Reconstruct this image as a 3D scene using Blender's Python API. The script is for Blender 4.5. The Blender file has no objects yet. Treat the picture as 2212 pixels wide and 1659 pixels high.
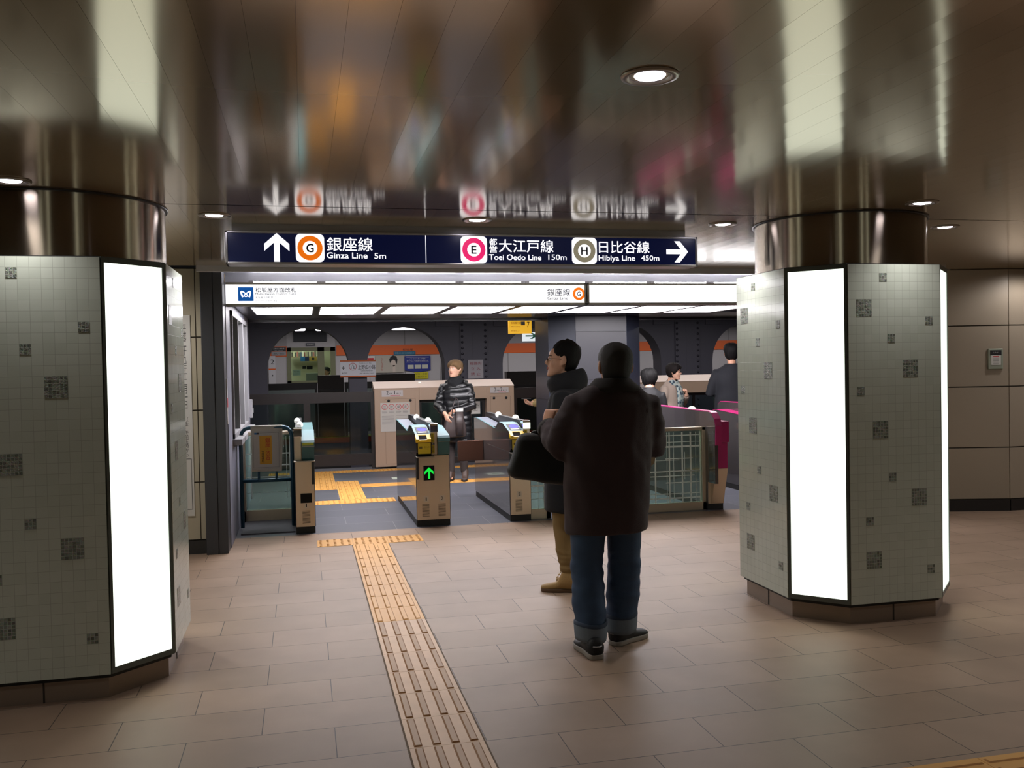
import bpy, math, random
from mathutils import Vector, Matrix, noise

# ------------------------------------------------------------------ camera, world, exposure
C = bpy.context.scene.collection
SC = bpy.context.scene
cam_d = bpy.data.cameras.new('camera')
cam = bpy.data.objects.new('camera', cam_d)
C.objects.link(cam)
cam_d.sensor_fit = 'HORIZONTAL'
cam_d.sensor_width = 36.0
cam_d.lens = 36.0 * 1957.4 / 2212
cam_d.clip_start, cam_d.clip_end = 0.05, 200
YAW, PITCH, ROLL = 0.2252845, -0.0207597, -0.0189180
_f = Vector((math.sin(YAW) * math.cos(PITCH), math.cos(YAW) * math.cos(PITCH), math.sin(PITCH)))
_r = Vector((math.cos(YAW), -math.sin(YAW), 0))
_u = _r.cross(_f)
_r, _u = _r * math.cos(ROLL) + _u * math.sin(ROLL), _u * math.cos(ROLL) - _r * math.sin(ROLL)
cam.matrix_world = Matrix(((_r.x, _u.x, -_f.x, 0), (_r.y, _u.y, -_f.y, 0), (_r.z, _u.z, -_f.z, 1.57), (0, 0, 0, 1)))
SC.camera = cam

world = bpy.data.worlds.new('world')
SC.world = world
world.use_nodes = True
world.node_tree.nodes['Background'].inputs[0].default_value = (0.50, 0.42, 0.33, 1)
world.node_tree.nodes['Background'].inputs[1].default_value = 0.05

SC.view_settings.view_transform = 'Standard'
SC.view_settings.look = 'None'
SC.view_settings.gamma = 1
SC.view_settings.exposure = 0.0
SC.view_settings.use_curve_mapping = False
SC.cycles.use_denoising = True
SC.cycles.max_bounces = 8
SC.cycles.diffuse_bounces = 4
SC.cycles.glossy_bounces = 5
SC.cycles.transmission_bounces = 6
SC.cycles.transparent_max_bounces = 8
SC.cycles.sample_clamp_indirect = 4.0
SC.cycles.caustics_reflective = False
SC.cycles.caustics_refractive = False

# light levels of the seen lamps and of unseen ones added for fill
E_PANEL, E_TUBE, E_BAR, E_SIGN, E_BOX = 18.5, 60.0, 1.4, 1.2, 1.55
W_DOWN, W_BACK, W_WALL, W_PLAT = 38.0, 56.0, 75.0, 26.0
PI = math.pi

# ------------------------------------------------------------------ helpers
def lin(c):
    return tuple((v / 255 / 12.92) if v / 255 <= 0.04045 else ((v / 255 + 0.055) / 1.055) ** 2.4 for v in c) + (1.0,)

MATS = {}
def mat(name, col, rough=0.5, metal=0.0, ior=None, arot=0.0, emit=0.0, ecol=None, bump=None, spec=0.5, var=None, coat=0.0, sheen=0.0, aniso=0.0, trans=0.0, alpha=1.0):
    """Procedural principled material; bump=(scale, strength), var=(scale, amount) are noise driven."""
    if name in MATS:
        return MATS[name]
    m = bpy.data.materials.new(name)
    m.use_nodes = True
    nt = m.node_tree
    b = nt.nodes['Principled BSDF']
    L = nt.links.new
    c = lin(col)
    b.inputs['Base Color'].default_value = c
    b.inputs['Roughness'].default_value = rough
    b.inputs['Metallic'].default_value = metal
    b.inputs['Specular IOR Level'].default_value = spec
    b.inputs['Coat Weight'].default_value = coat
    b.inputs['Sheen Weight'].default_value = sheen
    b.inputs['Transmission Weight'].default_value = trans
    b.inputs['Alpha'].default_value = alpha
    if emit:
        b.inputs['Emission Color'].default_value = lin(ecol or col)
        b.inputs['Emission Strength'].default_value = emit
    if ior: b.inputs['IOR'].default_value = ior
    if aniso:
        b.inputs['Anisotropic'].default_value = aniso; b.inputs['Anisotropic Rotation'].default_value = arot
        t = nt.nodes.new('ShaderNodeTangent')
        t.direction_type = 'RADIAL'; t.axis = 'Z'
        L(t.outputs[0], b.inputs['Tangent'])
    if bump or var:
        tc = nt.nodes.new('ShaderNodeTexCoord')
    if var:
        n = nt.nodes.new('ShaderNodeTexNoise')
        n.inputs['Scale'].default_value = var[0]; n.inputs['Detail'].default_value = 4
        L(tc.outputs['Object'], n.inputs['Vector'])
        mx = nt.nodes.new('ShaderNodeMix'); mx.data_type = 'RGBA'
        mx.inputs['A'].default_value = tuple(v * (1 - var[1]) for v in c[:3]) + (1,)
        mx.inputs['B'].default_value = tuple(min(1, v * (1 + var[1])) for v in c[:3]) + (1,)
        L(n.outputs['Fac'], mx.inputs['Factor'])
        L(mx.outputs['Result'], b.inputs['Base Color'])
    if bump:
        n2 = nt.nodes.new('ShaderNodeTexNoise')
        n2.inputs['Scale'].default_value = bump[0]; n2.inputs['Detail'].default_value = 3
        L(tc.outputs['Object'], n2.inputs['Vector'])
        bp = nt.nodes.new('ShaderNodeBump')
        bp.inputs['Strength'].default_value = bump[1]; bp.inputs['Distance'].default_value = 0.01
        L(n2.outputs['Fac'], bp.inputs['Height'])
        L(bp.outputs[0], b.inputs['Normal'])
    MATS[name] = m
    return m

def glass(name, tint=(225, 240, 232), clear=0.8, rough=0.05):
    """Thin pane: mostly clear with a mirror sheen."""
    if name in MATS:
        return MATS[name]
    m = bpy.data.materials.new(name); m.use_nodes = True
    nt = m.node_tree; nt.nodes.clear(); L = nt.links.new
    out = nt.nodes.new('ShaderNodeOutputMaterial')
    tr = nt.nodes.new('ShaderNodeBsdfTransparent'); tr.inputs[0].default_value = lin(tint)
    gl = nt.nodes.new('ShaderNodeBsdfGlossy'); gl.inputs['Roughness'].default_value = rough
    gl.inputs['Color'].default_value = (0.9, 0.95, 0.92, 1)
    fr = nt.nodes.new('ShaderNodeFresnel'); fr.inputs[0].default_value = 1.5
    mx = nt.nodes.new('ShaderNodeMixShader')
    L(fr.outputs[0], mx.inputs[0]); L(tr.outputs[0], mx.inputs[1]); L(gl.outputs[0], mx.inputs[2])
    L(mx.outputs[0], out.inputs[0])
    MATS[name] = m
    return m

class MB:
    """Collects shapes into one mesh."""
    def __init__(s):
        s.v, s.f, s.m, s.sm = [], [], [], []
    def add(s, vs, fs, mi=0, smooth=False):
        k = len(s.v)
        s.v += [tuple(p) for p in vs]
        for f in fs:
            s.f.append([i + k for i in f]); s.m.append(mi); s.sm.append(smooth)
        return s
    def box(s, x0, x1, y0, y1, z0, z1, mi=0):
        v = [(x, y, z) for x in (x0, x1) for y in (y0, y1) for z in (z0, z1)]
        return s.add(v, [(0, 1, 3, 2), (4, 6, 7, 5), (0, 4, 5, 1), (2, 3, 7, 6), (0, 2, 6, 4), (1, 5, 7, 3)], mi)
    def prism(s, poly, axis, lo, hi, mi=0, smooth=False):
        """poly of 2D points extruded along axis ('x': (y,z), 'y': (x,z), 'z': (x,y))."""
        def P(a, b, t):
            return {'x': (t, a, b), 'y': (a, t, b), 'z': (a, b, t)}[axis]
        n = len(poly)
        v = [P(a, b, lo) for a, b in poly] + [P(a, b, hi) for a, b in poly]
        s.add(v, [tuple(range(n))[::-1], tuple(range(n, 2 * n))], mi)
        return s.add(v, [(i, (i + 1) % n, n + (i + 1) % n, n + i) for i in range(n)], mi, smooth)
    def loft(s, rings, mi=0, smooth=True, cap=True):
        n = len(rings[0]); v = [p for r in rings for p in r]; f = []
        for k in range(len(rings) - 1):
            for i in range(n):
                j = (i + 1) % n
                f.append((k * n + i, k * n + j, (k + 1) * n + j, (k + 1) * n + i))
        if cap:
            f.append(tuple(range(n))[::-1]); f.append(tuple((len(rings) - 1) * n + i for i in range(n)))
        return s.add(v, f, mi, smooth)
    def tube(s, pts, rad, n=12, side=None, mi=0, cap=True, smooth=True, round_ends=False):
        """Tube through pts; rad per point: r or (a, b) with a along 'side'."""
        P = [Vector(p) for p in pts]
        R = list(rad) if isinstance(rad, (list, tuple)) and len(rad) == len(P) else [rad] * len(P)
        if round_ends:
            def ext(p, q, r):
                d = (p - q).normalized(); a = r if not isinstance(r, tuple) else min(r)
                return p + d * a
            def sc(r, k):
                return (r[0] * k, r[1] * k) if isinstance(r, tuple) else r * k
            e0, e1 = P[0] - (P[0] - P[1]).normalized() * 0, P[-1]
            d0 = (P[0] - P[1]).normalized(); d1 = (P[-1] - P[-2]).normalized()
            r0 = min(R[0]) if isinstance(R[0], tuple) else R[0]
            r1 = min(R[-1]) if isinstance(R[-1], tuple) else R[-1]
            P = [P[0] + d0 * r0 * .95, P[0] + d0 * r0 * .65] + P + [P[-1] + d1 * r1 * .65, P[-1] + d1 * r1 * .95]
            R = [sc(R[0], .3), sc(R[0], .75)] + R + [sc(R[-1], .75), sc(R[-1], .3)]
        rings = []
        prev = None
        for k, p in enumerate(P):
            t = ((P[k + 1] if k + 1 < len(P) else p) - (P[k - 1] if k else p)).normalized()
            if side is not None:
                a = Vector(side)
            elif prev is None:
                a = Vector((1, 0, 0)) if abs(t.x) < .9 else Vector((0, 1, 0))
            else:
                a = prev
            a = (a - t * a.dot(t))
            if a.length < 1e-5:
                a = t.orthogonal()
            a.normalize(); prev = a
            b = t.cross(a)
            ra, rb = R[k] if isinstance(R[k], tuple) else (R[k], R[k])
            rings.append([p + a * (ra * math.cos(2 * PI * i / n)) + b * (rb * math.sin(2 * PI * i / n)) for i in range(n)])
        return s.loft(rings, mi, smooth, cap)
    def cyl(s, c, r, z0, z1, n=32, mi=0, r1=None, smooth=True):
        return s.loft([[(c[0] + q * math.cos(2 * PI * i / n), c[1] + q * math.sin(2 * PI * i / n), z) for i in range(n)]
                       for z, q in ((z0, r), (z1, r if r1 is None else r1))], mi, smooth)
    def ell(s, c, r, n=16, m=10, mi=0, M3=None):
        rings = []
        for k in range(1, m):
            a = PI * k / m
            ring = []
            for i in range(n):
                t = 2 * PI * i / n
                p = Vector((r[0] * math.sin(a) * math.cos(t), r[1] * math.sin(a) * math.sin(t), -r[2] * math.cos(a)))
                if M3 is not None:
                    p = M3 @ p
                ring.append(p + Vector(c))
            rings.append(ring)
        return s.loft(rings, mi, True)
    def mesh(s, name='m'):
        me = bpy.data.meshes.new(name)
        me.from_pydata(s.v, [], s.f)
        me.polygons.foreach_set('material_index', s.m)
        me.polygons.foreach_set('use_smooth', s.sm)
        me.validate(); me.update()
        return me
    def build(s, name, mats, parent=None, bevel=0.0, seg=2, loc=None, rot=None):
        o = bpy.data.objects.new(name, s.mesh(name))
        C.objects.link(o)
        for m in (mats if isinstance(mats, (list, tuple)) else [mats]):
            o.data.materials.append(m)
        if parent is not None:
            o.parent = parent
        if loc: o.location = loc
        if rot: o.rotation_euler = rot
        if bevel:
            b = o.modifiers.new('bevel', 'BEVEL'); b.width = bevel; b.segments = seg; b.limit_method = 'ANGLE'; b.angle_limit = 0.7
        return o

def tag(o, label=None, cat=None, group=None, kind=None):
    if label: o['label'] = label
    if cat: o['category'] = cat
    if group: o['group'] = group
    if kind: o['kind'] = kind
    return o
def thing(name, label, cat, loc=(0, 0, 0), rz=0.0, group=None):
    o = bpy.data.objects.new(name, None)
    o.empty_display_size = 0.1
    C.objects.link(o)
    o.location = loc; o.rotation_euler = (0, 0, rz)
    return tag(o, label, cat, group)
def struct(o):
    o['kind'] = 'structure'
    return o
def copy_tree(o, parent=None):
    c = o.copy(); C.objects.link(c)
    if parent is not None:
        c.parent = parent
    for ch in list(o.children):
        copy_tree(ch, c)
    return c

_text_cache = {}
def text_geo(body, w, h, bold=0.0, vertical=False, spacing=1.0, res=3):
    """Flat lettering scaled to a w x h box about its centre, as (verts2d, faces)."""
    key = (body, bold, vertical, spacing, res)
    if key not in _text_cache:
        cu = bpy.data.curves.new('t', 'FONT')
        cu.body = '\n'.join(body) if vertical else body
        if vertical: cu.space_line = 0.85
        cu.align_x = 'CENTER' if vertical else 'LEFT'
        cu.space_character = spacing
        cu.resolution_u = res; cu.fill_mode = 'FRONT'
        o = bpy.data.objects.new('t', cu); C.objects.link(o)
        me = bpy.data.meshes.new_from_object(o.evaluated_get(bpy.context.evaluated_depsgraph_get()))
        V = [(v.co.x, v.co.y) for v in me.vertices]; F = [tuple(p.vertices) for p in me.polygons]
        if bold:      # embolden with slightly shifted copies of the strokes
            q = bold * .5; n0 = len(V); V0, F0 = V, F; V, F = [], []
            for k, (dx, dy) in enumerate(((q, q), (-q, q), (q, -q), (-q, -q))):
                V = V + [(a + dx, b + dy) for a, b in V0]; F = F + [tuple(i + k * n0 for i in f) for f in F0]
        bpy.data.objects.remove(o); bpy.data.curves.remove(cu); bpy.data.meshes.remove(me)
        _text_cache[key] = (V, F)
    V, F = _text_cache[key]
    x0, x1 = min(v[0] for v in V), max(v[0] for v in V)
    y0, y1 = min(v[1] for v in V), max(v[1] for v in V)
    return [((a - (x0 + x1) / 2) * w / max(x1 - x0, 1e-6), (b - (y0 + y1) / 2) * h / max(y1 - y0, 1e-6)) for a, b in V], F
def put_text(mb, body, cx, cz, w, h, y, mi=0, **k):
    """Lettering facing -Y at depth y."""
    V, F = text_geo(body, w, h, **k)
    n0 = len(V) // 4 if k.get('bold') else len(V) + 1      # shifted copies lie a hair apart
    return mb.add([(cx + a, y - .00012 * (i // n0), cz + b) for i, (a, b) in enumerate(V)], F, mi)
def disc(mb, cx, cz, r, y, mi=0, n=40, r_in=0.0):
    o = [(cx + r * math.cos(2 * PI * i / n), y, cz + r * math.sin(2 * PI * i / n)) for i in range(n)]
    if r_in:
        q = [(cx + r_in * math.cos(2 * PI * i / n), y, cz + r_in * math.sin(2 * PI * i / n)) for i in range(n)]
        return mb.add(o + q, [(i, (i + 1) % n, n + (i + 1) % n, n + i) for i in range(n)], mi)
    return mb.add(o, [tuple(range(n))], mi)
def rrect(cx, cz, w, h, r, n=6):
    p = []
    for sx, sz, a0 in ((1, 1, 0), (-1, 1, 90), (-1, -1, 180), (1, -1, 270)):
        for k in range(n + 1):
            a = math.radians(a0 + 90 * k / n)
            p.append((cx + sx * (w / 2 - r) + r * math.cos(a), cz + sz * (h / 2 - r) + r * math.sin(a)))
    return p
def plate(mb, poly, y, mi=0):
    return mb.add([(a, y, b) for a, b in poly], [tuple(range(len(poly)))], mi)

# ------------------------------------------------------------------ shared materials
m_steel = mat('brushed_steel', (176, 170, 160), 0.28, 1.0, bump=(60, 0.05))
m_steel_w = mat('warm_steel', (168, 158, 142), 0.35, 1.0, bump=(80, 0.05))
m_chrome = mat('chrome', (225, 225, 225), 0.08, 1.0)
m_black = mat('black_plastic', (18, 18, 19), 0.4)
m_rubber = mat('black_rubber', (22, 21, 20), 0.6)
m_white = mat('white_paper', (205, 203, 198), 0.7)
m_ink = mat('black_ink', (22, 22, 26), 0.6)
m_red = mat('red_ink', (190, 40, 50), 0.6)
m_dark = mat('dark_frame', (44, 44, 46), 0.35, 0.6)
# ------------------------------------------------------------------ floor, ceiling, walls
def floor_material():
    m = bpy.data.materials.new('beige_stone_tiles'); m.use_nodes = True
    nt = m.node_tree; L = nt.links.new; b = nt.nodes['Principled BSDF']
    g = nt.nodes.new('ShaderNodeNewGeometry')
    mp = nt.nodes.new('ShaderNodeMapping')
    mp.inputs['Location'].default_value = (-1.018, -4.646 + 0.3165, 0)
    L(g.outputs['Position'], mp.inputs['Vector'])
    br = nt.nodes.new('ShaderNodeTexBrick')
    br.offset = 0.5; br.offset_frequency = 2; br.squash = 1.0
    br.inputs['Scale'].default_value = 1.0
    br.inputs['Brick Width'].default_value = 0.6155
    br.inputs['Row Height'].default_value = 0.3165
    br.inputs['Mortar Size'].default_value = 0.0022
    br.inputs['Mortar Smooth'].default_value = 0.1
    br.inputs['Color1'].default_value = lin((157, 133, 113))
    br.inputs['Color2'].default_value = lin((148, 125, 105))
    br.inputs['Mortar'].default_value = lin((62, 50, 42))
    L(mp.outputs[0], br.inputs['Vector'])
    n = nt.nodes.new('ShaderNodeTexNoise'); n.inputs['Scale'].default_value = 3.0; n.inputs['Detail'].default_value = 6
    L(g.outputs['Position'], n.inputs['Vector'])
    cr = nt.nodes.new('ShaderNodeMapRange'); cr.inputs[1].default_value = .3; cr.inputs[2].default_value = .7; cr.inputs[3].default_value = .9; cr.inputs[4].default_value = 1.06
    L(n.outputs['Fac'], cr.inputs[0])
    mx = nt.nodes.new('ShaderNodeMix'); mx.data_type = 'RGBA'; mx.blend_type = 'MULTIPLY'; mx.inputs['Factor'].default_value = 1
    L(br.outputs['Color'], mx.inputs['A']); L(cr.outputs[0], mx.inputs['B'])
    L(mx.outputs['Result'], b.inputs['Base Color'])
    b.inputs['Roughness'].default_value = 0.5
    b.inputs['Specular IOR Level'].default_value = 0.35
    bp = nt.nodes.new('ShaderNodeBump'); bp.inputs['Strength'].default_value = .3; bp.inputs['Distance'].default_value = .003; bp.invert = True
    L(br.outputs['Fac'], bp.inputs['Height']); L(bp.outputs[0], b.inputs['Normal'])
    return m
def slate_material():
    m = bpy.data.materials.new('slate_platform_tiles'); m.use_nodes = True
    nt = m.node_tree; L = nt.links.new; b = nt.nodes['Principled BSDF']
    g = nt.nodes.new('ShaderNodeNewGeometry')
    mp = nt.nodes.new('ShaderNodeMapping'); mp.inputs['Location'].default_value = (-0.38, -8.8, 0)
    L(g.outputs['Position'], mp.inputs['Vector'])
    br = nt.nodes.new('ShaderNodeTexBrick'); br.offset = 0.5; br.squash = 1
    br.inputs['Scale'].default_value = 1
    br.inputs['Brick Width'].default_value = .93; br.inputs['Row Height'].default_value = .465
    br.inputs['Mortar Size'].default_value = .003
    br.inputs['Color1'].default_value = lin((80, 81, 90)); br.inputs['Color2'].default_value = lin((71, 72, 80)); br.inputs['Mortar'].default_value = lin((125, 124, 126))
    L(mp.outputs[0], br.inputs['Vector']); L(br.outputs['Color'], b.inputs['Base Color'])
    b.inputs['Roughness'].default_value = .45
    return m
m_floor, m_slate = floor_material(), slate_material()
mb = MB(); mb.box(-9, 12, -9, 8.80, -0.2, 0)
struct(mb.build('floor', m_floor))
mb = MB(); mb.box(-3, 16, 8.80, 14.52, -0.2, 0)
struct(mb.build('floor_platform', m_slate))

# glossy ceiling of narrow, slightly bowed metal strips running away from the viewer
m_ceil = mat('glossy_taupe_panels', (166, 148, 121), 0.12, 0.48, ior=1.7)
m_ceil_dark = mat('ceiling_void', (24, 23, 22), 0.8)
def strips(x0, x1, y0, y1, z, pitch=0.126, gap=0.0006, bow=0.00014, ny=1):
    mb = MB(); x = x0
    rnd = random.Random(5)
    while x < x1 - 1e-6:
        w = min(pitch, x1 - x)
        n = 6
        bw = bow * rnd.uniform(.7, 1.3); tl = rnd.uniform(-.00005, .00005)
        row = []
        for k in range(n + 1):
            t = k / n
            row.append((x + gap / 2 + (w - gap) * t, z + bw * 4 * t * (1 - t) + tl * (t - .5)))
        vs = [(a, y0, b) for a, b in row] + [(a, y1, b) for a, b in row]
        mb.add(vs, [(k, n + 1 + k, n + 2 + k, k + 1) for k in range(n)], 0, True)
        # folded-up edges
        mb.add([(row[0][0], y0, z), (row[0][0], y1, z), (row[0][0], y1, z + .02), (row[0][0], y0, z + .02)], [(0, 1, 2, 3)], 0)
        mb.add([(row[-1][0], y0, z), (row[-1][0], y1, z), (row[-1][0], y1, z + .02), (row[-1][0], y0, z + .02)], [(0, 1, 2, 3)], 0)
        x += pitch
    return mb
CZ = 2.45
mb = strips(-8.064, 11.97, -9, 5.045, CZ)
mb2 = strips(-8.064, 11.97, 5.06, 7.96, CZ)
mb.add(mb2.v, mb2.f, 0, True)
mb.box(-9, 12.2, -9, 8.0, CZ + .021, CZ + .1, 1)
ceiling = struct(mb.build('ceiling', [m_ceil, m_ceil_dark]))

# concourse walls: beige panels with dark joints, black skirting
m_beige = mat('beige_wall_panel', (176, 166, 144), 0.45, bump=(30, .03), var=(2, .04))
m_beige2 = mat('taupe_wall_panel', (158, 145, 128), 0.45, bump=(30, .03), var=(2, .04))
m_joint = mat('dark_joint', (52, 44, 36), 0.7)
m_skirt = mat('black_skirting', (34, 31, 31), 0.4)
def panel_wall(name, pts, zs, m, top=CZ, back=0.12, gaps=(), thick=.012):
    """Wall along a polyline (seen from -Y) with horizontal joints at zs and a vertical joint at each corner/gap."""
    mb = MB(); lv = [0.12] + list(zs) + [top]
    for (a, b) in zip(pts[:-1], pts[1:]):
        A, B = Vector(a).to_3d(), Vector(b).to_3d(); d = (B - A); Ln = d.length; d.normalize()
        nrm = Vector((d.y, -d.x, 0))
        if nrm.y > 0 and abs(nrm.y) > .05: nrm = -nrm
        cuts = [0] + sorted(g for g in gaps if 0 < g < Ln) + [Ln]
        # backing
        q = [A - nrm * thick, B - nrm * thick, B - nrm * back, A - nrm * back]
        mb.prism([(p.x, p.y) for p in q], 'z', 0, top, 1)
        for c0, c1 in zip(cuts[:-1], cuts[1:]):
            for z0, z1 in zip(lv[:-1], lv[1:]):
                g = .004
                P = [A + d * (c0 + g), A + d * (c1 - g), A + d * (c1 - g) - nrm * thick, A + d * (c0 + g) - nrm * thick]
                mb.prism([(p.x, p.y) for p in P], 'z', z0 + .006, z1 - .006, 0)
    o = struct(mb.build(name, [m, m_joint]))
    return o
def skirting(name, pts, h=.115, out=.01, back=.02):
    mb = MB()
    for (a, b) in zip(pts[:-1], pts[1:]):
        A, B = Vector(a).to_3d(), Vector(b).to_3d(); d = (B - A).normalized(); nrm = Vector((d.y, -d.x, 0))
        if nrm.y > 0 and abs(nrm.y) > .05: nrm = -nrm
        P = [A + nrm * out + d * .003, B + nrm * out - d * .003, B - nrm * back, A - nrm * back]
        mb.prism([(p.x, p.y) for p in P], 'z', 0, h)
    return struct(mb.build(name, m_skirt))
WL = [(-8.0, 8.17), (-0.845, 8.17)]
panel_wall('wall_left', WL, (0.617, 1.234, 1.861), m_beige, gaps=(7.105, 6.3, 5.4))
skirting('baseboard_left', WL)
WR = [(5.62, 8.16), (6.946, 7.806), (11.8, 7.806)]
panel_wall('wall_right', WR, (0.645, 1.262, 1.881), m_beige2, gaps=(2.4,))
skirting('baseboard_right', WR)
m_hall = mat('rear_wall', (120, 108, 94), 0.5)
mb = MB(); mb.box(-9, 12, -9.1, -9, 0, CZ); struct(mb.build('wall_back', m_hall))
mb = MB(); mb.box(-9.1, -9, -9, 8.3, 0, CZ); struct(mb.build('wall_far_left', m_hall))
mb = MB(); mb.box(12, 12.1, -9, 8.3, 0, CZ); struct(mb.build('wall_far_right', m_hall))

# jamb of the gate opening and the booth wall behind it
m_jamb = mat('charcoal_steel_jamb', (58, 58, 63), 0.4, 0.3)
m_booth = mat('blue_grey_wall', (122, 124, 138), 0.45, bump=(25, .03))
mb = MB(); mb.box(-.845, -.745, 8.09, 8.35, 0, CZ); mb.box(-.745, -.665, 8.10, 8.35, 0, CZ)
struct(mb.build('trim_1', m_jamb, bevel=.004))
mb = MB()
WY0, WY1, WZ0, WZ1 = 8.80, 11.05, 0.93, 2.13
mb.box(-.86, -.66, 8.35, 11.6, 0, WZ0); mb.box(-.86, -.66, 8.35, 11.6, WZ1, 2.35)
mb.box(-.86, -.66, 8.35, WY0, WZ0, WZ1); mb.box(-.86, -.66, WY1, 11.6, WZ0, WZ1)
mb.box(-3.0, -.86, 11.5, 11.6, 0, 2.6)
struct(mb.build('wall_booth', m_booth))
# booth window: white frame, sliding panes, sill
m_wframe = mat('off_white_frame', (124, 123, 126), 0.45)
m_boothin = mat('booth_blind', (118, 115, 119), 0.7)
win = struct(bpy.data.objects.new('window_1', None)); C.objects.link(win); win.location = (-.66, (WY0 + WY1) / 2, (WZ0 + WZ1) / 2)
hy, hz = (WY1 - WY0) / 2, (WZ1 - WZ0) / 2
mb = MB()
mb.box(-.06, .02, -hy, hy, hz - .05, hz); mb.box(-.06, .02, -hy, hy, -hz, -hz + .05)
for y in (-hy, -hy * .34, hy * .34, hy - .05):
    mb.box(-.06, .02, y, y + .05, -hz, hz)
mb.build('window_frame', m_wframe, win, bevel=.004)
mb = MB(); mb.box(-.035, -.03, -hy + .05, hy - .05, -hz + .05, hz - .05); mb.build('window_pane', glass('clear_pane'), win)
mb = MB(); mb.box(-.02, .085, -hy - .03, hy + .03, -hz - .06, -hz); mb.build('window_sill', m_wframe, win, bevel=.006)
mb = MB()
for k in range(22):
    y = -hy + .05 + k * (2 * hy - .1) / 22
    mb.box(-.12, -.10, y, y + .085, -hz, hz)
mb.build('blind', m_boothin, win)
mb = MB(); mb.box(-2.4, -2.3, 8.35, 11.5, 0, 2.5); mb.box(-2.4, -.86, 8.3, 8.35, 0, 2.5); struct(mb.build('wall_booth_rear', m_booth))
# power box on the booth wall end
t = thing('switch_box', 'small grey box on the booth wall past the white window', 'box', (-.66, 11.25, 1.12))
MB().box(0, .05, -.06, .06, -.12, .1).build('casing', m_wframe, t, bevel=.006)
MB().box(.05, .06, -.03, .03, -.06, 0).build('cover', mat('grey_plastic', (150, 150, 152), .4), t, bevel=.003)
t = thing('fire_notice', 'narrow white and red notice strip on the gate jamb', 'sign', (-.664, 8.28, 1.30))
MB().box(0, .006, -.03, .03, -.2, .2).build('plate', m_white, t)
MB().box(.006, .008, -.028, .028, -.05, .03).build('red_band', m_red, t)
# yellow-ended bracket at the jamb top
mb = MB(); mb.box(-.745, -.665, 8.36, 8.40, 1.85, 2.42); struct(mb.build('trim_2', mat('ochre_strip', (150, 118, 52), .5)))

# soffit between concourse ceiling and the gate area
m_lintel = mat('lintel_metal', (176, 174, 176), 0.35, 0.15)
m_cove = mat('white_cove', (232, 231, 238), 0.4)
mb = MB()
mb.box(-.86, 9.0, 7.965, 8.02, 2.40, 2.55); mb.box(-.86, 9.0, 8.02, 8.20, 2.43, 2.55)
struct(mb.build('trim_3', m_lintel, bevel=.004))
mb = MB()
pf = [(8.20, 2.44), (8.24, 2.475), (8.5, 2.50), (9.0, 2.47), (9.35, 2.38), (9.5, 2.25), (9.5, 2.6), (8.2, 2.6)]
mb.prism(pf, 'x', -.86, 9.0, 0, False)
struct(mb.build('ceiling_cove', m_cove))
m_inner = mat('inner_ceiling_metal', (92, 90, 93), 0.22, 0.7)
IZ = 2.20
mb = MB()
LP = []  # light openings
x = -.52
px0 = [-.52 + .655 * 0]
w_p, pitch = .625, .71
lights_x = [(-.52, .115)] + [(.175 + .71 * k, .175 + .71 * k + .645) for k in range(8)]
mb.box(-.86, 9.0, 8.55, 9.50, IZ, 2.24)
mb.box(-.86, 9.0, 10.78, 11.9, IZ, 2.3)
prev = -.86
for a, b in lights_x:
    mb.box(prev, a, 9.50, 10.78, IZ, 2.24); prev = b
mb.box(prev, 9.0, 9.50, 10.78, IZ, 2.24)
mb.box(-.86, 9, 11.9, 11.96, IZ - .03, 2.62)
struct(mb.build('ceiling_gate', m_inner))
m_plat_ceil = mat('platform_ceiling', (60, 60, 66), .5)
mb = MB(); mb.box(-4, 18, 11.96, 25.5, 2.62, 2.7); struct(mb.build('ceiling_platform', m_plat_ceil))
# box in the sides so that the concourse reads as underground
mb = MB(); mb.box(8.9, 9.0, 8.2, 11.9, 0, 2.5); struct(mb.build('wall_gate_right', m_booth))
mb = MB(); mb.box(5.6, 5.75, 8.02, 8.3, 0, 2.44); struct(mb.build('trim_4', m_jamb))
mb = MB(); mb.box(-4.1, -4, 11.6, 26, -1.3, 2.7); mb.box(18, 18.1, 11.6, 26, -1.3, 2.7); struct(mb.build('wall_platform_ends', m_booth))
# ------------------------------------------------------------------ ceiling lamps
m_panel = mat('lit_panel', (255, 252, 255), .5, emit=E_PANEL, ecol=(255, 250, 255))
for k, (a, b) in enumerate(lights_x[:8]):
    place = ['leftmost, narrow one beside the booth', 'second from the booth', 'third from the booth', 'fourth from the booth', 'fifth from the booth',
             'sixth from the booth', 'seventh from the booth', 'last one before the right pillar'][k]
    t = thing('ceiling_light', 'white lit ceiling panel over the gates, ' + place, 'ceiling light', ((a + b) / 2, 10.14, 2.20), 0, 'lit ceiling panels over the ticket gates')
    w = (b - a) / 2
    MB().box(-w, w, -.635, .635, .012, .02).build('diffuser', m_panel, t)
    mb = MB()
    mb.box(-w, -w + .012, -.64, .64, 0, .012); mb.box(w - .012, w, -.64, .64, 0, .012); mb.box(-w, w, -.64, -.628, 0, .012); mb.box(-w, w, .628, .64, 0, .012)
    mb.build('frame', m_lintel, t)
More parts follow.
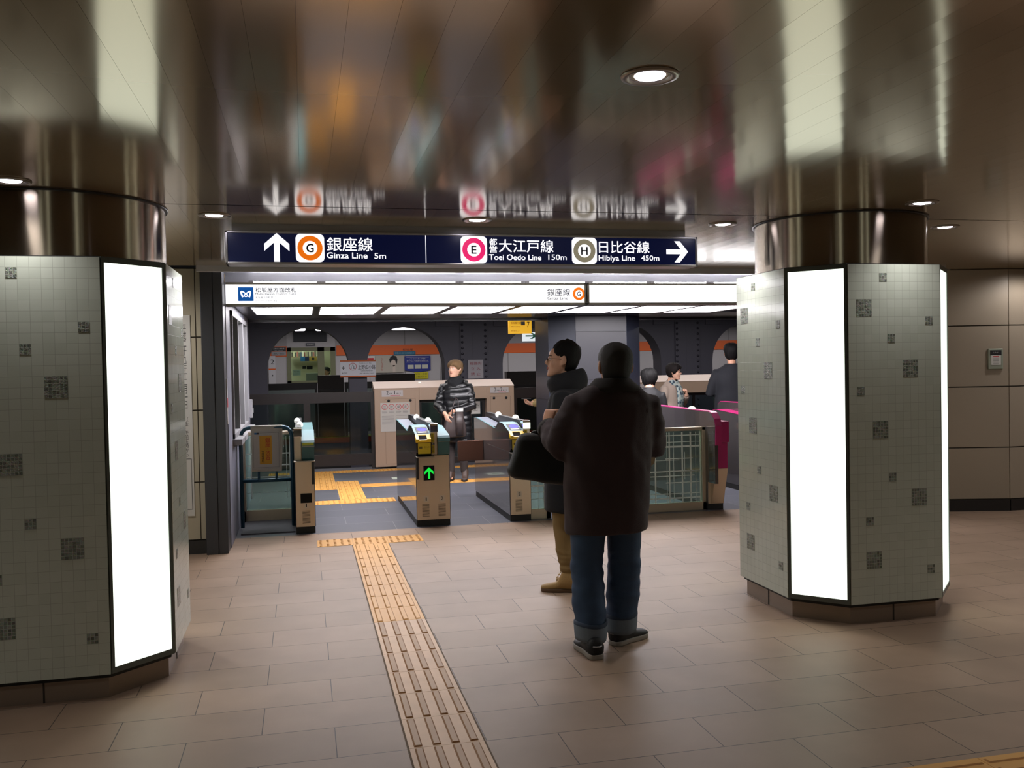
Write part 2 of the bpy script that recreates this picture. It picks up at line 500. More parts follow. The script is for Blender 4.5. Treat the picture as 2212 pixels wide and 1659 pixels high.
# tubes behind the gate name board
m_tube = mat('lit_tube', (255, 252, 255), .5, emit=E_TUBE, ecol=(250, 248, 255))
x = -.45; k = 0
while x < 5.6:
    t = thing('fluorescent_tube', 'lit tube lying in the cove above the white gate name board', 'light tube', (x + .3, 8.56, 2.362), 0, 'tubes in the cove above the name board')
    MB().tube([(-.285, 0, 0), (.285, 0, 0)], .014, 10).build('tube', m_tube, t)
    for s in (-1, 1):
        MB().box(s * .30 - .02, s * .30 + .02, -.02, .02, -.02, .018).build('lamp_holder', m_lintel, t)
    x += .645; k += 1
mb = MB(); mb.box(-.6, 5.6, 8.52, 8.6, 2.24, 2.345)
struct(mb.build('trim_5', m_lintel))

# recessed downlights
m_ring = mat('downlight_ring', (150, 142, 130), .3, .8)
m_refl = mat('downlight_reflector', (200, 200, 205), .2, .9)
m_lamp = mat('downlight_lamp', (255, 250, 255), .5, emit=14, ecol=(246, 240, 255))
def downlight(x, y, label, power=W_DOWN):
    t = thing('downlight', label, 'ceiling light', (x, y, CZ), 0, 'recessed downlights in the glossy ceiling')
    mb = MB(); n = 40
    prof = [(.090, -.001), (.088, -.006), (.070, -.008), (.064, -.002), (.060, .012)]
    mb.loft([[(r * math.cos(2 * PI * i / n), r * math.sin(2 * PI * i / n), z) for i in range(n)] for r, z in prof], 0, True, False)
    mb.build('ring', m_ring, t)
    mb = MB()
    prof = [(.062, -.001), (.058, .006), (.050, .012)]
    mb.loft([[(r * math.cos(2 * PI * i / n), r * math.sin(2 * PI * i / n), z) for i in range(n)] for r, z in prof], 0, True, False)
    mb.build('reflector', m_refl, t)
    mb = MB()
    mb.loft([[(r * math.cos(2 * PI * i / n), r * math.sin(2 * PI * i / n), z) for i in range(n)] for r, z in ((.052, .004), (.045, -.004), (.02, -.009), (.002, -.010))], 0, True, True)
    mb.build('lamp', m_lamp, t)
    ld = bpy.data.lights.new('downlight_beam', 'SPOT')
    ld.energy = power; ld.spot_size = math.radians(120); ld.spot_blend = .9; ld.shadow_soft_size = .05
    ld.color = (1.0, .95, .93)
    lo = bpy.data.objects.new('downlight_beam', ld); C.objects.link(lo); lo.parent = t; lo.location = (0, 0, -.02)
downlight(1.055, 2.63, 'nearest and largest recessed downlight, alone high above the standing men', 8)
downlight(-.474, 5.385, 'recessed downlight left of the hanging line sign, above the left beige wall')
downlight(1.039, 5.39, 'recessed downlight just in front of the middle of the hanging line sign')
downlight(2.643, 5.385, 'recessed downlight at the right end of the hanging line sign')
downlight(4.249, 5.335, 'recessed downlight behind the right pillar, in front of the taupe wall')
downlight(3.451, 4.521, 'recessed downlight directly in front of the right pillar collar', 18)
downlight(-1.279, 4.528, 'recessed downlight at the left edge of the picture, in front of the left pillar', 18)
for x, y in ((4.35, 2.6), (-2.3, 2.6), (1.05, -.4), (4.35, -.4), (-2.3, -.4), (7.06, 7.40), (9.0, 6.9), (-1.75, 7.35), (7.2, 4.5)):  # unseen spots added as fill, plus one for the right wall's scallop
    ld = bpy.data.lights.new('unseen_hall_spot', 'SPOT'); ld.energy = (W_WALL * .3 if x > 7 and y > 7 else W_WALL) if y > 4 else W_BACK; ld.spot_size = math.radians(172 if y > 4 else 140); ld.spot_blend = .5 if y > 4 else 1.0; ld.shadow_soft_size = .06; ld.color = (1, .95, .93)
    lo = bpy.data.objects.new('unseen_hall_spot', ld); C.objects.link(lo); lo.location = (x, y, CZ - .02)

# ------------------------------------------------------------------ pillars
def tile_material():
    m = bpy.data.materials.new('pale_glass_tiles'); m.use_nodes = True
    nt = m.node_tree; L = nt.links.new; b = nt.nodes['Principled BSDF']
    tc = nt.nodes.new('ShaderNodeTexCoord')
    sx = nt.nodes.new('ShaderNodeSeparateXYZ'); L(tc.outputs['Object'], sx.inputs[0])
    cb = nt.nodes.new('ShaderNodeCombineXYZ'); L(sx.outputs['X'], cb.inputs['X']); L(sx.outputs['Z'], cb.inputs['Y'])
    br = nt.nodes.new('ShaderNodeTexBrick'); br.offset = 0; br.squash = 1
    br.inputs['Scale'].default_value = 1
    br.inputs['Brick Width'].default_value = .0513; br.inputs['Row Height'].default_value = .0513
    br.inputs['Mortar Size'].default_value = .0010; br.inputs['Mortar Smooth'].default_value = .2
    br.inputs['Color1'].default_value = lin((200, 207, 194)); br.inputs['Color2'].default_value = lin((194, 202, 188)); br.inputs['Mortar'].default_value = lin((168, 173, 161))
    L(cb.outputs[0], br.inputs['Vector'])
    L(br.outputs['Color'], b.inputs['Base Color'])
    b.inputs['Roughness'].default_value = .12
    n = nt.nodes.new('ShaderNodeTexNoise'); n.inputs['Scale'].default_value = 14; L(tc.outputs['Object'], n.inputs['Vector'])
    mm = nt.nodes.new('ShaderNodeMath'); mm.operation = 'SUBTRACT'; L(n.outputs['Fac'], mm.inputs[0]); L(br.outputs['Fac'], mm.inputs[1])
    bp = nt.nodes.new('ShaderNodeBump'); bp.inputs['Strength'].default_value = .12; bp.inputs['Distance'].default_value = .004
    L(mm.outputs[0], bp.inputs['Height']); L(bp.outputs[0], b.inputs['Normal'])
    return m
def mosaic_material():
    m = bpy.data.materials.new('dark_glass_mosaic'); m.use_nodes = True
    nt = m.node_tree; L = nt.links.new; b = nt.nodes['Principled BSDF']
    tc = nt.nodes.new('ShaderNodeTexCoord')
    sx = nt.nodes.new('ShaderNodeSeparateXYZ'); L(tc.outputs['Object'], sx.inputs[0])
    cb = nt.nodes.new('ShaderNodeCombineXYZ'); L(sx.outputs['X'], cb.inputs['X']); L(sx.outputs['Z'], cb.inputs['Y'])
    br = nt.nodes.new('ShaderNodeTexBrick'); br.offset = 0; br.squash = 1
    br.inputs['Scale'].default_value = 1
    br.inputs['Brick Width'].default_value = .0171; br.inputs['Row Height'].default_value = .0171
    br.inputs['Mortar Size'].default_value = .0012; br.inputs['Bias'].default_value = 0
    br.inputs['Color1'].default_value = lin((96, 101, 92)); br.inputs['Color2'].default_value = lin((150, 156, 146)); br.inputs['Mortar'].default_value = lin((168, 174, 162))
    L(cb.outputs[0], br.inputs['Vector'])
    n = nt.nodes.new('ShaderNodeTexNoise'); n.inputs['Scale'].default_value = 160; L(tc.outputs['Object'], n.inputs['Vector'])
    mx = nt.nodes.new('ShaderNodeMix'); mx.data_type = 'RGBA'; mx.blend_type = 'OVERLAY'; mx.inputs['Factor'].default_value = .45
    L(br.outputs['Color'], mx.inputs['A']); L(n.outputs['Color'], mx.inputs['B'])
    L(mx.outputs['Result'], b.inputs['Base Color'])
    b.inputs['Roughness'].default_value = .15
    bp = nt.nodes.new('ShaderNodeBump'); bp.inputs['Strength'].default_value = .9; bp.inputs['Distance'].default_value = .004
    L(n.outputs['Fac'], bp.inputs['Height']); L(bp.outputs[0], b.inputs['Normal'])
    return m
m_tile, m_mosaic = tile_material(), mosaic_material()
m_boxlit = mat('lit_diffuser', (250, 255, 246), .3, emit=E_BOX, ecol=(244, 255, 238))
m_boxframe = mat('light_box_frame', (92, 99, 94), .35, .2)
m_collar = mat('polished_steel_collar', (176, 164, 148), .22, 1.0, aniso=.96, arot=.25)
m_plinth = mat('brushed_plinth', (142, 126, 112), .35, .4, bump=(90, .05))
m_core = mat('pillar_core', (20, 21, 20), .6)
TP = .0513
MOS = [(4, 1, 1), (1, 4, 2), (10, 6, 1), (5, 8, 1), (7, 11, 2), (1, 14, 1), (3, 18, 2), (5, 24, 1), (8, 26, 2), (2, 29, 1), (2, 33, 2), (10, 35, 1)]
def panel_mesh():
    mb = MB(); w = 6 * TP
    mb.box(-w, w, -.57, -.545, .122, .122 + 39 * TP, 0)
    # local X,Z origins are multiples of the tile so the grid falls on the panel edges
    for c, r, k in MOS:
        x0 = -w + c * TP; z1 = .122 + (39 - r) * TP
        mb.box(x0 + .001, x0 + k * TP - .001, -.5715, -.569, z1 - k * TP + .001, z1 - .001, 1)
    return mb
def make_pillar(x, y, label):
    t = thing('pillar', label, 'pillar', (x, y, 0))
    h = .53; c = .29
    octa = lambda a, b: [(-b, -a), (b, -a), (a, -b), (a, b), (b, a), (-b, a), (-a, b), (-a, -b)]
    MB().prism(octa(.545, .30), 'z', .10, 2.13).build('core', m_core, t)
    mb = MB(); mb.prism(octa(h, c), 'z', 0, .122)
    mb.build('plinth', [m_plinth], t)
    mb = MB()
    for s in (-1, 1):
        for q in (0, 1):
            a = (-.004, .004, s * (h + .001) - .002, s * (h + .001) + .002)
            if q == 0: mb.box(a[0], a[1], a[2], a[3], 0, .122)
            else: mb.box(a[2], a[3], a[0], a[1], 0, .122)
    mb.build('plinth_seam', m_joint, t)
    pm = None
    for k in range(4):
        mb = panel_mesh()
        # shift geometry so that the tile grid starts at the panel's lower left corner
        o = None
        w = 6 * TP
        mb.v = [(a + w, b, z - .122) for a, b, z in mb.v]
        if pm is None:
            o = mb.build('tile_panel', [m_tile, m_mosaic], t); pm = o.data
        else:
            o = bpy.data.objects.new('tile_panel', pm); C.objects.link(o); o.parent = t
        a = k * PI / 2
        o.rotation_euler = (0, 0, a)
        o.location = Matrix.Rotation(a, 3, 'Z') @ Vector((-w, 0, .122))
    for k in range(4):
        a = PI / 4 + k * PI / 2
        fr = MB()
        d = .6215; w = .178
        fr.box(-w, w, -d, -d + .05, .122, .150); fr.box(-w, w, -d, -d + .05, 2.098, 2.126)
        fr.box(-w, -w + .016, -d, -d + .05, .15, 2.098); fr.box(w - .016, w, -d, -d + .05, .15, 2.098)
        f = fr.build('light_box', m_boxframe, t, rot=(0, 0, a))
        MB().box(-w + .016, w - .016, -d + .004, -d + .02, .150, 2.098).build('diffuser', m_boxlit, f)
    n = 96
    mb = MB()
    mb.loft([[(r * math.cos(2 * PI * i / n), r * math.sin(2 * PI * i / n), z) for i in range(n)] for z, r in ((2.126, .527), (2.128, .527), (2.448, .527), (2.45, .527))], 0, True, False)
    mb.build('collar', m_collar, t)
    mb = MB()
    mb.loft([[(r * math.cos(2 * PI * i / n), r * math.sin(2 * PI * i / n), z) for i in range(n)] for z, r in ((2.442, .529), (2.442, .541), (2.449, .541))], 0, True, False)
    mb.build('collar_trim', m_dark, t)
    return t
make_pillar(-1.245, 5.22, 'left octagonal pillar of pale glass tiles with one lit panel, cut off by the picture edge')
make_pillar(3.41, 5.29, 'right octagonal pillar of pale glass tiles with a lit corner panel, standing whole')

for x, y, side in ((-1.245, -2.4, 'left'), (3.41, -2.4, 'right')):
    make_pillar(x, y, 'tiled pillar with lit panels behind the viewer on the %s, seen only as reflections in the steel collars' % side)

# ------------------------------------------------------------------ signs
m_navy = mat('navy_sign_face', (24, 30, 62), .25, emit=.05, ecol=(40, 60, 160))
m_litw = mat('lit_white', (250, 250, 255), .4, emit=E_SIGN, ecol=(250, 250, 255))
m_lito = mat('lit_orange', (245, 120, 25), .4, emit=.75, ecol=(250, 118, 14))
m_litp = mat('lit_pink', (235, 40, 110), .4, emit=.75, ecol=(240, 36, 112))
m_lith = mat('lit_grey_gold', (150, 142, 120), .4, emit=.55, ecol=(160, 152, 128))
m_signframe = mat('sign_frame', (190, 188, 190), .3, .8)
m_navyink = mat('navy_lettering', (22, 26, 50), .4)
SY = 5.66
t = thing('hanging_sign', 'long navy backlit sign with white arrows and coloured line rings, hung under the ceiling', 'sign', (1.074, SY, 2.42))
ox, oz = 1.074, 2.42
def sx_(v): return v - ox
def sz_(v): return v - oz
mb = MB()
x0, x1, z0, z1 = -.442, 2.592, 2.206, 2.406
mb.box(sx_(x0), sx_(x1), 0, .16, sz_(z1) - .014, sz_(z1)); mb.box(sx_(x0), sx_(x1), 0, .16, sz_(z0), sz_(z0) + .014)
mb.box(sx_(x0), sx_(x0) + .016, 0, .16, sz_(z0), sz_(z1)); mb.box(sx_(x1) - .016, sx_(x1), 0, .16, sz_(z0), sz_(z1))
mb.box(sx_(x0), sx_(x1), .15, .16, sz_(z0), sz_(z1))
mb.build('frame', m_signframe, t, bevel=.003)
mb = MB(); mb.box(sx_(x0) + .04, sx_(x1) - .08, .02, .15, sz_(z1), sz_(CZ)); mb.build('mounting_box', m_lintel, t)
MB().box(sx_(x0) + .015, sx_(x1) - .015, .006, .02, sz_(z0) + .012, sz_(z1) - .012).build('face', m_navy, t)
LET = .0045
def arrow_poly(cx, cz, w, h, rot, ln=None):
    # arrow pointing up in a box 1 x 1 then scaled
    s = .17
    p = [(0, .5), (.5, .12), (.5, -.13), (.115, .165), (.115, -.5), (-.115, -.5), (-.115, .165), (-.5, -.13), (-.5, .12)]
    q = []
    for a, b in p:
        if rot: a, b = b, -a
        q.append((cx + a * w, cz + b * h))
    return q
zc = 2.306
mb = MB()
def add_arrow(mb, cx, cz, w, h, right=False, y=LET, mi=0):
    q = arrow_poly(cx, cz, w, h, right)
    vs = [(a, y, b) for a, b in q]
    mb.add(vs, [(0, 1, 2, 3), (0, 3, 6), (0, 6, 7, 8), (3, 4, 5, 6)], mi)
add_arrow(mb, sx_(-.143), sz_(zc + .002), .148, .172)
mb.build('arrow', m_litw, t)
mb = MB()
add_arrow(mb, sx_(2.447), sz_(zc), .155, .140, True)
mb.build('arrow', m_litw, t)
def emblem(cx, ringm, letter, sq=.17):
    mb = MB(); plate(mb, rrect(sx_(cx), sz_(zc), sq, sq, .028), LET)
    e = mb.build('line_emblem', m_litw, t)
    mb = MB(); disc(mb, sx_(cx), sz_(zc), .075, LET - .0008, r_in=.043); mb.build('ring', ringm, e)
    mb = MB(); put_text(mb, letter, sx_(cx), sz_(zc), .045 if letter != 'E' else .034, .052, LET - .0008, bold=.035); mb.build('letter', m_navyink, e)
emblem(.053, m_lito, 'G'); emblem(1.067, m_litp, 'E'); emblem(1.799, m_lith, 'H')
mb = MB()
for body, cx, dz, w, h, b in (('銀座線', .292, .0255, .277, .085, .012), ('Ginza Line', .275, -.043, .247, .037, .022), ('5m', .476, -.044, .071, .036, .008),
                              ('都', 1.193, .050, .050, .044, .012), ('営', 1.193, .004, .050, .042, .012), ('大江戸線', 1.410, .027, .362, .083, .012),
                              ('Toei Oedo Line', 1.336, -.0455, .343, .036, .022), ('150m', 1.616, -.043, .123, .035, .008),
                              ('日比谷線', 2.075, .027, .352, .079, .012), ('Hibiya Line', 2.022, -.050, .252, .045, .022), ('450m', 2.255, -.043, .127, .034, .008)):
    mb = MB(); put_text(mb, body, sx_(cx), sz_(zc + dz), w, h, LET, bold=b); mb.build('lettering', m_litw, t)
mb = MB(); mb.box(sx_(.759), sx_(.763), LET - .001, LET, sz_(zc) - .088, sz_(zc) + .088)
mb.build('divider', m_litw, t)

m_board = mat('lit_white_board', (252, 253, 255), .4, emit=E_BAR, ecol=(252, 252, 255))
m_boardframe = mat('board_frame', (150, 146, 132), .35, .5)
def board(x0, x1, label, z0=2.142, z1=2.352):
    t = thing('gate_name_board', label, 'sign', ((x0 + x1) / 2, 8.40, 2.247))
    w = (x1 - x0) / 2; h = (z1 - z0) / 2
    mb = MB()
    mb.box(-w, w, 0, .12, h - .02, h); mb.box(-w, w, 0, .12, -h, -h + .02); mb.box(-w, -w + .02, 0, .12, -h, h); mb.box(w - .02, w, 0, .12, -h, h); mb.box(-w, w, .11, .12, -h, h)
    mb.build('frame', m_boardframe, t, bevel=.003)
    MB().box(-w + .018, w - .018, .006, .02, -h + .018, h - .018).build('face', m_board, t)
    return t
bt = board(-.698, 2.681, 'lit white name board with a blue logo at its left end, over the gates')
bo = Vector((.9915, 8.40, 2.247))
mb = MB(); plate(mb, rrect(-.489 - bo.x, 0, .132, .124, .004), .0045); lg = mb.build('logo', mat('logo_blue', (8, 88, 168), .4, emit=.5, ecol=(0, 92, 180)), bt)
# white heart-shaped M loop of the operator's mark
mb = MB()
def ribbon(pts, w):
    vs = []
    for k, p in enumerate(pts):
        a = Vector(pts[max(k - 1, 0)]); b = Vector(pts[min(k + 1, len(pts) - 1)]); d = (b - a).normalized(); n = Vector((-d.y, d.x))
        p = Vector(p); ww = w[k] if isinstance(w, list) else w
        vs += [p + n * ww / 2, p - n * ww / 2]
    return [(v.x - .489 - bo.x, .0036, v.y) for v in vs], [(2 * k, 2 * k + 1, 2 * k + 3, 2 * k + 2) for k in range(len(pts) - 1)]
pts = []; ws = []
raw = [(287, 468), (258, 400), (236, 330), (240, 288), (268, 284), (325, 318), (382, 362), (428, 402), (424, 440), (380, 452), (336, 440), (332, 402), (378, 362), (435, 318), (492, 284), (520, 288), (524, 330), (505, 400), (476, 468)]
full = [((a - 380) * .000281, -(b - 372) * .000281) for a, b in raw]
# smooth
def smooth_poly(p, n=3):
    for _ in range(n):
        q = [p[0]]
        for a, b in zip(p[:-1], p[1:]):
            q += [(a[0] * .75 + b[0] * .25, a[1] * .75 + b[1] * .25), (a[0] * .25 + b[0] * .75, a[1] * .25 + b[1] * .75)]
        q.append(p[-1]); p = q
    return p
fp = smooth_poly(full, 2)
n_ = len(fp)
wv = [.0175 - .0085 * math.sin(PI * k / (n_ - 1)) ** .7 for k in range(n_)]
V, F = ribbon(fp, wv); mb.add(V, F); mb.build('mark', m_litw, lg)
mb = MB()
for body, cx, z, w, h, b in (('松坂屋方面改札', -.229, .038, .354, .043, .006), ('Matsuzakaya District Gate', -.230, 0, .354, .021, .012), ('松坂屋方向检票口', -.320, -.030, .172, .020, 0),
                             ('마쓰자카야 방면 개찰', -.313, -.059, .188, .020, 0), ('銀座線', 2.404, .016, .229, .071, .002), ('Ginza Line', 2.392, -.042, .206, .027, 0)):
    mb = MB(); put_text(mb, body, cx - bo.x, z, w, h, .0045, bold=b + .012); mb.build('lettering', m_navyink, bt)
mb = MB(); disc(mb, 2.606 - bo.x, 0, .062, .0045, r_in=.036); em = mb.build('line_ring', m_lito, bt)
mb = MB(); put_text(mb, 'G', 2.606 - bo.x, 0, .038, .044, .0045, bold=.03); mb.build('letter', m_navyink, em)
board(2.692, 6.1, 'blank lit white board continuing the name board to the right pillar')
# ------------------------------------------------------------------ tactile paving
m_yel = mat('yellow_tactile_tile', (214, 158, 74), .5, var=(6, .06))
m_yel_dirty = mat('worn_cream_tactile_tile', (214, 180, 146), .55, var=(9, .14))
m_bar_worn = mat('worn_bar_top', (176, 142, 106), .55, var=(8, .1))
m_yel_deep = mat('ochre_bar_edge', (182, 126, 52), .6)
m_worn_edge = mat('brown_bar_edge', (142, 94, 40), .6)
m_gap = mat('tile_gap', (98, 76, 50), .8)
def bars(mb, x0, x1, y0, y1, n, w, mi_top, mi_edge, along='y', h=.005, marg=.012):
    """Raised flat-topped bars with ochre sides on one tile."""
    for k in range(n):
        if along == 'y':
            c = x0 + (x1 - x0) * (k + .5) / n; a, b, p, q = c - w / 2, c + w / 2, y0 + marg, y1 - marg
        else:
            c = y0 + (y1 - y0) * (k + .5) / n; a, b, p, q = x0 + marg, x1 - marg, c - w / 2, c + w / 2
        s = .006
        v = [(a, p, .003), (b, p, .003), (b, q, .003), (a, q, .003), (a + s, p + s, .003 + h), (b - s, p + s, .003 + h), (b - s, q - s, .003 + h), (a + s, q - s, .003 + h)]
        mb.add(v, [(4, 5, 6, 7)], mi_top); mb.add(v, [(0, 1, 5, 4), (1, 2, 6, 5), (2, 3, 7, 6), (3, 0, 4, 7)], mi_edge)
def domes(mb, x0, x1, y0, y1, nx, ny, r, mi, h=.005):
    for i in range(nx):
        for j in range(ny):
            cx = x0 + (x1 - x0) * (i + .5) / nx; cy = y0 + (y1 - y0) * (j + .5) / ny
            n = 10
            mb.loft([[(cx + q * math.cos(2 * PI * a / n), cy + q * math.sin(2 * PI * a / n), z) for a in range(n)] for q, z in ((r, .003), (r * .62, .003 + h))], mi, False, True)
def slab(mb, x0, x1, y0, y1, mi):
    mb.box(x0 + .0012, x1 - .0012, y0 + .0012, y1 - .0012, .0008, .003, mi)
TM = [m_yel, m_yel_dirty, m_bar_worn, m_yel_deep, m_gap, m_worn_edge]
RP = .3165
y_top = 4.646 + RP * 11   # 8.1275
mb = MB(); mb.box(.378, .706, y_top - 24 * RP, y_top, .0002, .0008, 4)
for k in range(24):
    y1 = y_top - k * RP; y0 = y1 - RP
    worn = y0 < 5.5
    slab(mb, .385, .699, y0, y1, 1 if worn else 0)
    bars(mb, .385, .699, y0, y1, 4, .036, 2 if worn else 0, 5 if worn else 3, marg=.010)
o = mb.build('tactile_guide_strip', TM)
tag(o, 'straight yellow barred tactile guide strip on the beige floor, worn pale near the viewer', 'tactile paving')
mb = MB()
for k in range(3):
    x0 = .08 + k * .313
    slab(mb, x0, x0 + .313, y_top, y_top + RP, 0); domes(mb, x0, x0 + .313, y_top, y_top + RP, 5, 5, .014, 3)
tag(mb.build('tactile_warning_row', TM), 'short row of yellow dotted tactile tiles across the head of the guide strip', 'tactile paving')
mb = MB()
for k in range(7):
    x0 = 1.9 + k * .313
    slab(mb, x0, x0 + .313, 2.72, 3.02, 0); bars(mb, x0, x0 + .313, 2.72, 3.02, 4, .036, 0, 3, along='x')
tag(mb.build('tactile_side_strip', TM), 'yellow barred tactile strip cut off at the bottom right corner of the floor', 'tactile paving')
m_yel2 = m_yel
# platform tactile rows
mb = MB()
for k in range(28):
    x0 = -.55 + k * .31
    slab(mb, x0, x0 + .31, 13.82, 14.10, 0); domes(mb, x0, x0 + .31, 13.82, 14.10, 5, 5, .014, 3)
tag(mb.build('platform_edge_row', TM), 'long dotted yellow tactile row along the platform doors', 'tactile paving')
mb = MB()
for y0, y1 in ((11.95, 12.26), (12.26, 12.57), (12.57, 12.88), (12.88, 13.19), (13.19, 13.5), (13.5, 13.81)):
    slab(mb, .075, .385, y0, y1, 0); bars(mb, .075, .385, y0, y1, 4, .036, 0, 3)
tag(mb.build('platform_guide_block', TM), 'barred yellow tiles leading up to the dotted platform edge row', 'tactile paving')
mb = MB()
for k in range(6):
    y0 = 10.96 + k * .3
    slab(mb, .385, .697, y0, y0 + .3, 0); bars(mb, .385, .697, y0, y0 + .3, 4, .036, 0, 3)
tag(mb.build('platform_guide_strip', TM), 'column of barred yellow tiles on the slate floor, beginning just past gate one', 'tactile paving')
mb = MB()
for k in range(24):
    x0 = .70 + k * .31
    slab(mb, x0, x0 + .31, 12.05, 12.36, 0); bars(mb, x0, x0 + .31, 12.05, 12.36, 4, .036, 0, 3, along='x')
tag(mb.build('platform_cross_row', TM), 'yellow barred row crossing the slate platform halfway to the doors', 'tactile paving')
mb = MB()
for k in range(3):
    x0 = .09 + k * .31
    slab(mb, x0, x0 + .313, 10.65, 10.955, 0); domes(mb, x0, x0 + .313, 10.65, 10.955, 5, 5, .014, 3)
tag(mb.build('gate_warning_row', TM), 'dotted yellow row on the slate floor nearest to the gates', 'tactile paving')
# small floor plate on the platform
t = thing('floor_sticker', 'small pale square sticker on the slate floor left of the middle gate', 'sticker', (1.30, 12.85, .001))
MB().box(-.12, .12, -.12, .12, 0, .002).build('plate', mat('pale_sticker', (190, 200, 185), .5), t)
MB().box(-.05, .05, -.05, .05, .002, .003).build('mark', mat('green_mark', (90, 130, 95), .5), t)

# ------------------------------------------------------------------ small wall things
t = thing('call_box', 'grey metal intercom plate with a black and white label on the taupe right wall', 'intercom', (6.81, 7.842, 1.54), -.2538)
MB().box(-.075, .075, -.022, 0, -.105, .105).build('housing', mat('pale_green_metal', (150, 156, 140), .4, .3), t, bevel=.008)
MB().box(-.055, .055, -.026, -.022, .04, .088).build('black_label', m_ink, t)
mb = MB(); put_text(mb, 'インターホン', 0, .066, .06, .014, -.0268)
mb.build('label_lettering', m_white, t)
mb = MB(); mb.box(-.048, .048, -.0255, -.022, -.06, .038, 0); mb.box(-.03, .03, -.0262, -.0255, .02, .03, 1)
for k in range(5): mb.box(-.03, .03, -.0262, -.0255, -.045 + k * .012, -.041 + k * .012, 2)
mb.build('white_label', [m_white, m_red, mat('grey_ink', (120, 118, 118), .6)], t)
t = thing('wall_notice', 'tall white paper notice with vertical lettering, half hidden by the left pillar', 'notice', (-1.06, 8.166, 1.19))
MB().box(-.16, .12, -.003, 0, -.86, .86).build('sheet', m_white, t)
mb = MB()
put_text(mb, '平成二十九年十二月一日', .070, .42, .035, .72, -.0036, vertical=True)
mb.build('lettering', m_ink, t); mb = MB(); put_text(mb, '（金）午前五時から', .071, -.18, .032, .34, -.0036, vertical=True)
mb.build('lettering', m_ink, t); mb = MB()
for q in ((.101, .105, -.80, -.37), (-.16, .105, -.804, -.80), (-.16, .105, -.372, -.368)):
    mb.box(q[0], q[1], -.0036, -.003, q[2], q[3])
mb.build('border', m_ink, t)

# ------------------------------------------------------------------ poster stand beside the booth
m_bluetube = mat('blue_enamel_tube', (38, 78, 98), .35, .2)
t = thing('poster_stand', 'blue tube stand with a white cover and a yellow paper, by the booth wall', 'sign stand', (-.38, 9.30, .013))
mb = MB()
def P2(*p): return [(a, 0, b) for a, b in p]
hw, top = .245, .985
pts = P2((-hw, 0), (-hw, top - .09), (-hw + .012, top - .045), (-hw + .04, top - .012), (-hw + .078, top), (hw - .078, top), (hw - .04, top - .012), (hw - .012, top - .045), (hw, top - .09), (hw, 0))
mb.tube(pts, .019, 12, side=(0, 1, 0)); mb.build('tube_frame', m_bluetube, t)
mb = MB(); mb.tube(P2((-hw, .46), (hw, .46)), .018, 10); mb.tube(P2((-.08, .46), (-.08, .56)), .012, 8); mb.tube(P2((.09, .46), (.09, .56)), .012, 8)
mb.build('cross_bar', m_bluetube, t)
mb = MB(); rg = random.Random(3)
nx, nz = 12, 14; V = []
for s in (-1, 1):
    for j in range(nz + 1):
        for i in range(nx + 1):
            u = i / nx; v = j / nz
            x = -.148 + .296 * u + .008 * math.sin(3 * v + u)
            z = top + .02 - (top - .53) * v
            V.append((x, s * (.022 + .006 * math.sin(5 * u + 3 * v)), z if v > .02 else top + .02))
F = []
m1 = (nx + 1) * (nz + 1)
for j in range(nz):
    for i in range(nx):
        a = j * (nx + 1) + i
        F.append((a, a + nx + 1, a + nx + 2, a + 1)); b = a + m1; F.append((b, b + 1, b + nx + 2, b + nx + 1))
for i in range(nx): F.append((i, i + 1, m1 + i + 1, m1 + i))
mb.add(V, F, 0, True); mb.build('cover', mat('cream_vinyl', (188, 184, 172), .45), t)
mb = MB(); mb.box(-.138, .128, -.032, -.030, .575, .955); pst = mb.build('sheet', mat('grey_white_sheet', (180, 178, 172), .4), t)
mb = MB()
for q in ((-.125, .12, .592, .5935), (-.125, .12, .934, .9355), (-.125, -.1235, .592, .9355), (.1185, .12, .592, .9355)):
    mb.box(q[0], q[1], -.0326, -.032, q[2], q[3], 0)
mb.box(-.112, -.07, -.0326, -.032, .92, .938, 1); mb.box(-.112, -.09, -.033, -.0326, .92, .938, 2)
mb.build('border', [m_ink, mat('navy_ink', (24, 34, 66), .5), mat('blue_ink', (20, 100, 160), .5)], pst)
mb = MB(); mb.box(-.065, .052, -.0335, -.032, .625, .908); yp = mb.build('yellow_paper', mat('yellow_paper', (212, 158, 40), .6), t)
mb = MB(); put_text(mb, '銀座・渋谷', .014, .775, .046, .22, -.0342, vertical=True, bold=.015); mb.build('red_lettering', mat('orange_red_ink', (196, 62, 40), .6), yp)
mb = MB(); put_text(mb, '方面改札', -.034, .70, .026, .115, -.0342, vertical=True, bold=.01); mb.build('black_lettering', m_ink, yp)

# ------------------------------------------------------------------ glass partitions in the gate line
m_etch = mat('frosted_line', (222, 236, 232), .5)
m_greenglass = mat('green_glass_edge', (170, 200, 180), .3)
m_pframe = mat('partition_frame', (190, 176, 154), .32, .55, bump=(70, .04))
def partition(label, x0, x1, y, h=.875, posts=(.03, .06), vlines=(), hlines=(), base=.085):
    t = thing('glass_partition', label, 'glass partition', ((x0 + x1) / 2, y, 0))
    c = (x0 + x1) / 2; a, b = x0 - c, x1 - c
    mb = MB()
    mb.box(a, a + posts[0], -.03, .03, 0, h); mb.box(b - posts[1], b, -.03, .03, 0, h); mb.box(a, b, -.03, .03, h - .035, h); mb.box(a, b, -.03, .03, 0, base)
    mb.build('frame', m_pframe, t, bevel=.003)
    MB().box(a + posts[0], b - posts[1], -.004, .004, base, h - .035).build('pane', glass('partition_glass', (206, 226, 216)), t)
    mb = MB()
    for x, w, z0, z1 in vlines: mb.box(x - c - w / 2, x - c + w / 2, -.0052, -.0042, z0, z1)
    for z, w, xa, xb in hlines: mb.box(xa - c, xb - c, -.0056, -.0044, z - w / 2, z + w / 2)
    if vlines: mb.build('frosted_lines', m_etch, t)
    return t
